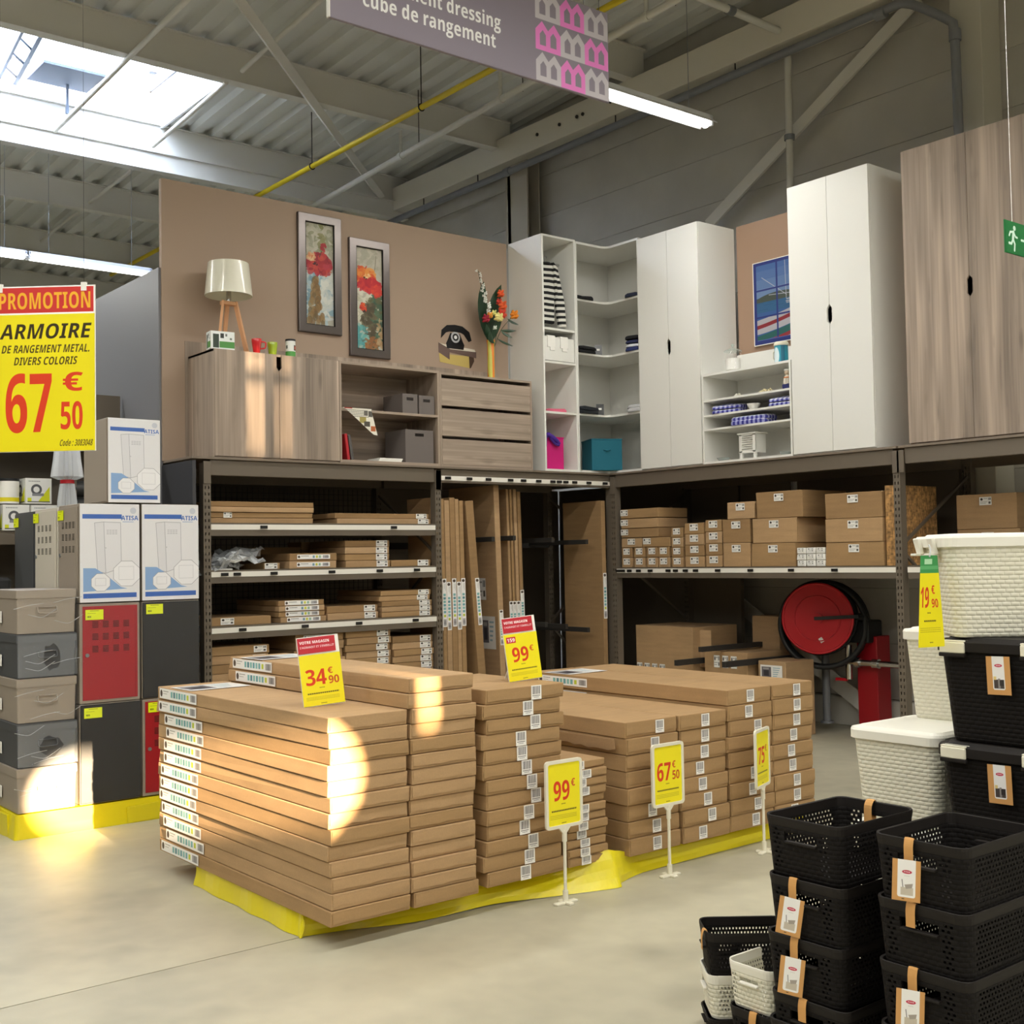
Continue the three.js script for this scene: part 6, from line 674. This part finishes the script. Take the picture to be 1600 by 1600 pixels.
function basketGeo(w, d, h, taper, handles) {     // open woven basket: inner and outer skins with real slits, rim lip, floor, hand holes in the short (x) ends
  const pos = [], uv = [], per = [], ring = (k) => { const q = 1 - taper * (1 - k); return rrPts(w * q, d * q, 0.035, 5); };
  const samp = (pts, n) => { const L = [0]; for (let i = 0; i < pts.length; i++) { const a = pts[i], b = pts[(i + 1) % pts.length]; L.push(L[i] + Math.hypot(b[0] - a[0], b[1] - a[1])); } const T0 = L[L.length - 1], o = []; let k = 0; for (let i = 0; i < n; i++) { const s = i / n * T0; while (L[k + 1] < s) k++; const t = (s - L[k]) / (L[k + 1] - L[k] || 1), a = pts[k], b = pts[(k + 1) % pts.length]; o.push([a[0] + (b[0] - a[0]) * t, a[1] + (b[1] - a[1]) * t]); } return o; };
  const N = 150, R = Math.round((h - 0.03) / 0.0075), rows = [...Array(R + 1)].map((_, j) => samp(ring(j / R * (h - 0.03) / h), N)), Y = (j) => 0.008 + j / R * (h - 0.038);
  const quad = (A, B, C, D, us) => { [A, C, B, A, D, C].forEach((p, i) => { pos.push(...p); uv.push(...us[i]); }); };
  for (const s of [1, 0.975]) for (let j = 0; j < R; j++) for (let i = 0; i < N; i++) {
    const k = (i + 1) % N, P = (jj, ii) => [rows[jj][ii][0] * s, Y(jj), rows[jj][ii][1] * s], c = rows[j][i], ax = Math.abs(c[0]) / (w / 2), az = Math.abs(c[1]) / (d / 2), endFace = ax > 0.9 && az < 0.7, long = az > 0.9 && ax < 0.72;
    if (handles && endFace && az < 0.4 && j > R * 0.7 && j < R * 0.86) continue;
    if ((long || (endFace && az > 0.5)) && j > 2 && j < R - 1 && j % 2 && (i + (j >> 1)) % 2 === 0) continue;
    const A = P(j, i), B = P(j, k), C = P(j + 1, k), D = P(j + 1, i), u0 = i * 0.0088, u1 = u0 + 0.0088, v0 = Y(j), v1 = Y(j + 1); if (s === 1) quad(A, B, C, D, [[u0, v0], [u1, v1], [u1, v0], [u0, v0], [u0, v1], [u1, v1]]); else quad(B, A, D, C, [[u1, v0], [u0, v1], [u0, v0], [u1, v0], [u1, v1], [u0, v1]]);
  }
  const g = new THREE.BufferGeometry(); g.setAttribute('position', new THREE.Float32BufferAttribute(pos, 3)); g.setAttribute('uv', new THREE.Float32BufferAttribute(uv, 2)); g.computeVertexNormals();
  const rim = loft([[h - 0.03, w * 0.985, d * 0.985, 0.034], [h - 0.01, w * 1.005, d * 1.005, 0.036], [h - 0.002, w * 1.005, d * 1.005, 0.036], [h, w * 0.995, d * 0.995, 0.034], [h - 0.002, w * 0.965, d * 0.955, 0.03], [h - 0.03, w * 0.96, d * 0.95, 0.03]], 5, false, false);
  const q = 1 - taper, floor = loft([[0, w * q * 0.97, d * q * 0.97, 0.03], [0.01, w * q, d * q, 0.034], [0.012, w * q * 0.97, d * q * 0.97, 0.03]], 5); const hs = []; if (handles) for (const sx of [-1, 1]) { const kx = w / 2 * (1 - taper * 0.24) * sx, y = h * 0.735 + 0.0; hs.push(bx(0.016, 0.007, d * 0.4, kx, 0.008 + (h - 0.038) * 0.71, 0, 0.002)); }
  return { body: g, rim, floor, grip: hs };
}
const BL = basketGeo(0.395, 0.285, 0.185, 0.07, true), BS = basketGeo(0.29, 0.19, 0.145, 0.08, true);
function basket(label, G, x, y, z, ry, m, lid, tag, group) {
  const t = thing('woven_basket', label, 'basket', [x, y, z], ry, group); part('basket_wall', G.body, m, t); part('basket_rim', G.rim, lid, t); part('basket_floor', G.floor, lid, t); for (const g of G.grip) part('handle_lip', g, lid, t);
  if (tag) { const w = G === BL ? 0.395 : 0.29, h = G === BL ? 0.185 : 0.145, xx = -w / 2 * 0.985, zz = tag.z ?? -0.02; const st = part('tag_strap', tube([V(xx + 0.01, h - 0.045, zz), V(xx + 0.006, h - 0.004, zz), V(xx - 0.006, h + 0.003, zz), V(xx - 0.012, h - 0.02, zz), V(xx - 0.012, h - 0.062, zz)], 0.0016, 20, 6), M.tagKraft, t); st.scale.set(1, 1, 1); const sg = st.geometry = st.geometry.clone(), p = sg.attributes.position; for (let i = 0; i < p.count; i++) p.setZ(i, zz + (p.getZ(i) - zz) * 9); sg.computeVertexNormals(); if (!tag.strap) { const c = plane(0.074, 0.112, S.tagB, t, 'tag_card', xx - 0.026, h - 0.108, zz + (tag.dz ?? 0.0), -1.12, 0, tag.a ?? 0.08); } }
  return t;
}
{
  // near stack left (rim at 0.80) and right (rim at 0.815), each down to the floor
  const p = 0.176, wd = ['topmost', 'second from the top', 'third from the top', 'fourth from the top', 'lowest'];
  wd.forEach((o, i) => { const rim = 0.8 - i * p; basket(`black woven basket, ${o} in the left foreground pile`, BL, 3.115 + (i ? -0.008 : 0.0), Math.max(0.001, rim - 0.185), -2.288 + (i % 2 ? 0.012 : 0), 0, M.rattanBlack, M.lidBlack, i === 0 ? null : { a: i === 1 ? -0.16 : -0.12, z: -0.045 + i * 0.012, strap: i > 2 }, 'black woven baskets'); });
  const far = scene.children[scene.children.length - 5]; { const xx = 0.19; const g = tube([V(xx + 0.004, 0.11, 0), V(xx + 0.012, 0.18, 0), V(xx, 0.19, 0), V(xx - 0.016, 0.17, 0), V(xx - 0.018, 0.1, 0)], 0.0016, 20, 6), p = g.attributes.position; for (let i = 0; i < p.count; i++) p.setZ(i, -0.02 + p.getZ(i) * 9); g.computeVertexNormals(); part('tag_strap', g, M.tagKraft, far); }
  wd.forEach((o, i) => { const rim = 0.815 - i * p * 0.99; basket(`black woven basket, ${o} in the right foreground pile`, BL, 3.09, Math.max(0.001, rim - 0.185), -1.878, 0, M.rattanBlack, M.lidBlack, { a: -0.05, z: -0.02, strap: i === 1 || i > 2 }, 'black woven baskets'); });
  // small baskets behind
  const yaw = -38.7 * D2R; const c0 = V(3.16, 0, -2.72); basket('small black woven basket on top behind the foreground piles', BS, c0.x, 0.2, c0.z, yaw + Math.PI / 2 - Math.PI / 2, M.rattanBlack, M.lidBlack, { z: 0.05, strap: true }, 'small woven baskets'); basket('small white woven basket under the small black one', BS, c0.x, 0.062, c0.z, yaw, M.rattanWhite, M.lidWhite, null, 'small woven baskets'); basket('shallow black woven basket on the floor under the small white one', BS, c0.x, 0.001, c0.z, yaw, M.rattanBlack, M.lidBlack, null, 'small woven baskets').scale.y = 0.42;
  basket('small white woven basket beside the left foreground pile', BS, 3.1, 0.155, -2.535, 0, M.rattanWhite, M.lidWhite, null, 'small woven baskets'); basket('small black woven basket with tag under the small white one by the pile', BS, 3.1, 0.012, -2.535, 0, M.rattanBlack, M.lidBlack, { z: 0.02 }, 'small woven baskets');
}
function lidBox(label, x0, z0, y, W, D, m, lm, o = {}) {     // x0,z0 = minimum corner of the lid
  const H = 0.331, t = thing('lidded_box', label, 'storage box', [x0 + W / 2, y, z0 + D / 2], o.turn ?? 0, o.group ?? 'lidded woven boxes');
  part('box_body', T(loft([[0, W * 0.83, D * 0.83, 0.04], [0.01, W * 0.85, D * 0.85, 0.045], [H - 0.03, W * 0.955, D * 0.955, 0.05]], 6), 0, 0, 0), m, t); part('lid', loft([[H - 0.046, W * 0.985, D * 0.985, 0.05], [H - 0.044, W, D, 0.05], [H - 0.016, W, D, 0.05], [H - 0.008, W * 0.975, D * 0.975, 0.045], [H - 0.012, W * 0.9, D * 0.9, 0.04], [H - 0.002, W * 0.86, D * 0.86, 0.04]], 6), lm, t);
  if (o.clipsL) for (const s of [-1, 1]) { const c = part('clip', [bx(0.012, 0.035, 0.085, -W / 2 - 0.004, H - 0.032, s * (D / 2 - 0.075), 0.004), bx(0.03, 0.006, 0.085, -W / 2 + 0.008, H - 0.012, s * (D / 2 - 0.075), 0.002)], o.clipM ?? M.cream, t); part('clip_ledge', bx(0.014, 0.012, 0.09, -W / 2 - 0.003, H - 0.055, s * (D / 2 - 0.075), 0.003), lm, t); }
  if (o.clipsEnd) for (const s of [-1, 1]) part('clip', [T(bx(0.012, 0.055, 0.05, 0, 0, 0, 0.004), -W / 2 - 0.008, H - 0.04, s * 0.07, 0, 0, 0.25), T(bx(0.02, 0.008, 0.05, 0, 0, 0, 0.002), -W / 2 - 0.018, H - 0.068, s * 0.07)], lm, t);
  if (o.tag) plane(0.078, 0.118, S.tagD, t, 'tag_card', -W / 2 * 0.985, H - 0.112, o.tag, -Math.PI / 2, 0.0, 0.03);
  return t;
}
{
  const h = 0.331; // dark column with tags facing the aisle, white column behind it
  const w5 = ['lowest, hidden behind the baskets', 'second from the floor', 'third from the floor'];
  [0, 1, 2, 3].forEach((i) => lidBox(`dark brown lidded woven box with tag, ${['lowest', 'second from the floor', 'third from the floor', 'topmost of the dark ones'][i]}`, 3.455 + (i === 3 ? 0.012 : 0), -2.175 + (i === 3 ? 0.0 : 0), i * h, 0.46, 0.42, M.rattanBlack, M.lidBlack, { clipsL: 1, tag: 0.015 }));
  [0, 1, 2].forEach((i) => lidBox(`white lidded woven box behind the dark column, ${['lowest', 'middle', 'with its lid in plain view'][i]}`, 3.565, -2.588, i * h, 0.44, 0.37, M.rattanWhite, M.lidWhite));
  lidBox('white lidded woven box set back behind the top dark box', 3.86, -2.56, 3 * h - 0.002, 0.42, 0.36, M.rattanWhite, M.lidWhite);
  lidBox('white lidded woven box crowning the dark column, price tag on its clip', 3.716 - 0.25, -2.053 - 0.17, 4 * h, 0.5, 0.34, M.rattanWhite, M.lidWhite, { clipsEnd: 1, turn: -40 * D2R });
  const t = thing('price_tag', 'yellow 19.90 euro tag with green top hanging from the white lid clip', 'price tag', [3.405, 1.585, -2.135], -0.25);
  const s = shape([[-0.035, 0.0], [0.035, 0.0], [0.055, -0.29], [-0.055, -0.29]]), g = uvm(new THREE.ShapeGeometry(s)), uv = g.attributes.uv, p = g.attributes.position; for (let i = 0; i < uv.count; i++) { const v = 1 + p.getY(i) / 0.29, hw = 0.035 + 0.02 * (1 - v); uv.setXY(i, 0.5 + p.getX(i) / hw / 2, v); } part('tag_sheet', g, std({ side: THREE.DoubleSide, roughness: 0.4, map: canvasTex(200, 580, (c, w, hh) => { c.fillStyle = '#f7e910'; c.fillRect(0, 0, w, hh); c.fillStyle = '#3f9a55'; c.fillRect(0, 0, w, 112); c.fillStyle = '#b9e6bd'; c.fillRect(50, 22, 90, 34); c.fillStyle = '#62b473'; c.fillRect(0, 66, w, 22); c.fillStyle = '#dd3a14'; c.save(); c.translate(10, 330); c.scale(0.78, 1.5); c.font = 'bold 120px sans-serif'; c.fillText('19', 0, 0); c.restore(); c.save(); c.translate(126, 330); c.scale(0.8, 1.3); c.font = 'bold 58px sans-serif'; c.fillText('90', 0, 0); c.fillText('€', 8, -66); c.restore(); dashes(c, 90, 360, 24, 8, '#6b5a10'); dashes(c, 60, 410, 90, 10, '#5c5010', 0.15); for (const y of [458, 470, 482]) dashes(c, 20, y, 160, 4, '#b3a21a'); dashes(c, 90, 548, 24, 6, '#6b5a10'); }) }), t); part('tag_loop', tube([V(0, -0.005, 0.002), V(0.004, 0.02, 0.004), V(0, 0.035, 0)], 0.003, 10), M.filmDense, t);
}
renderer.render(scene, camera);
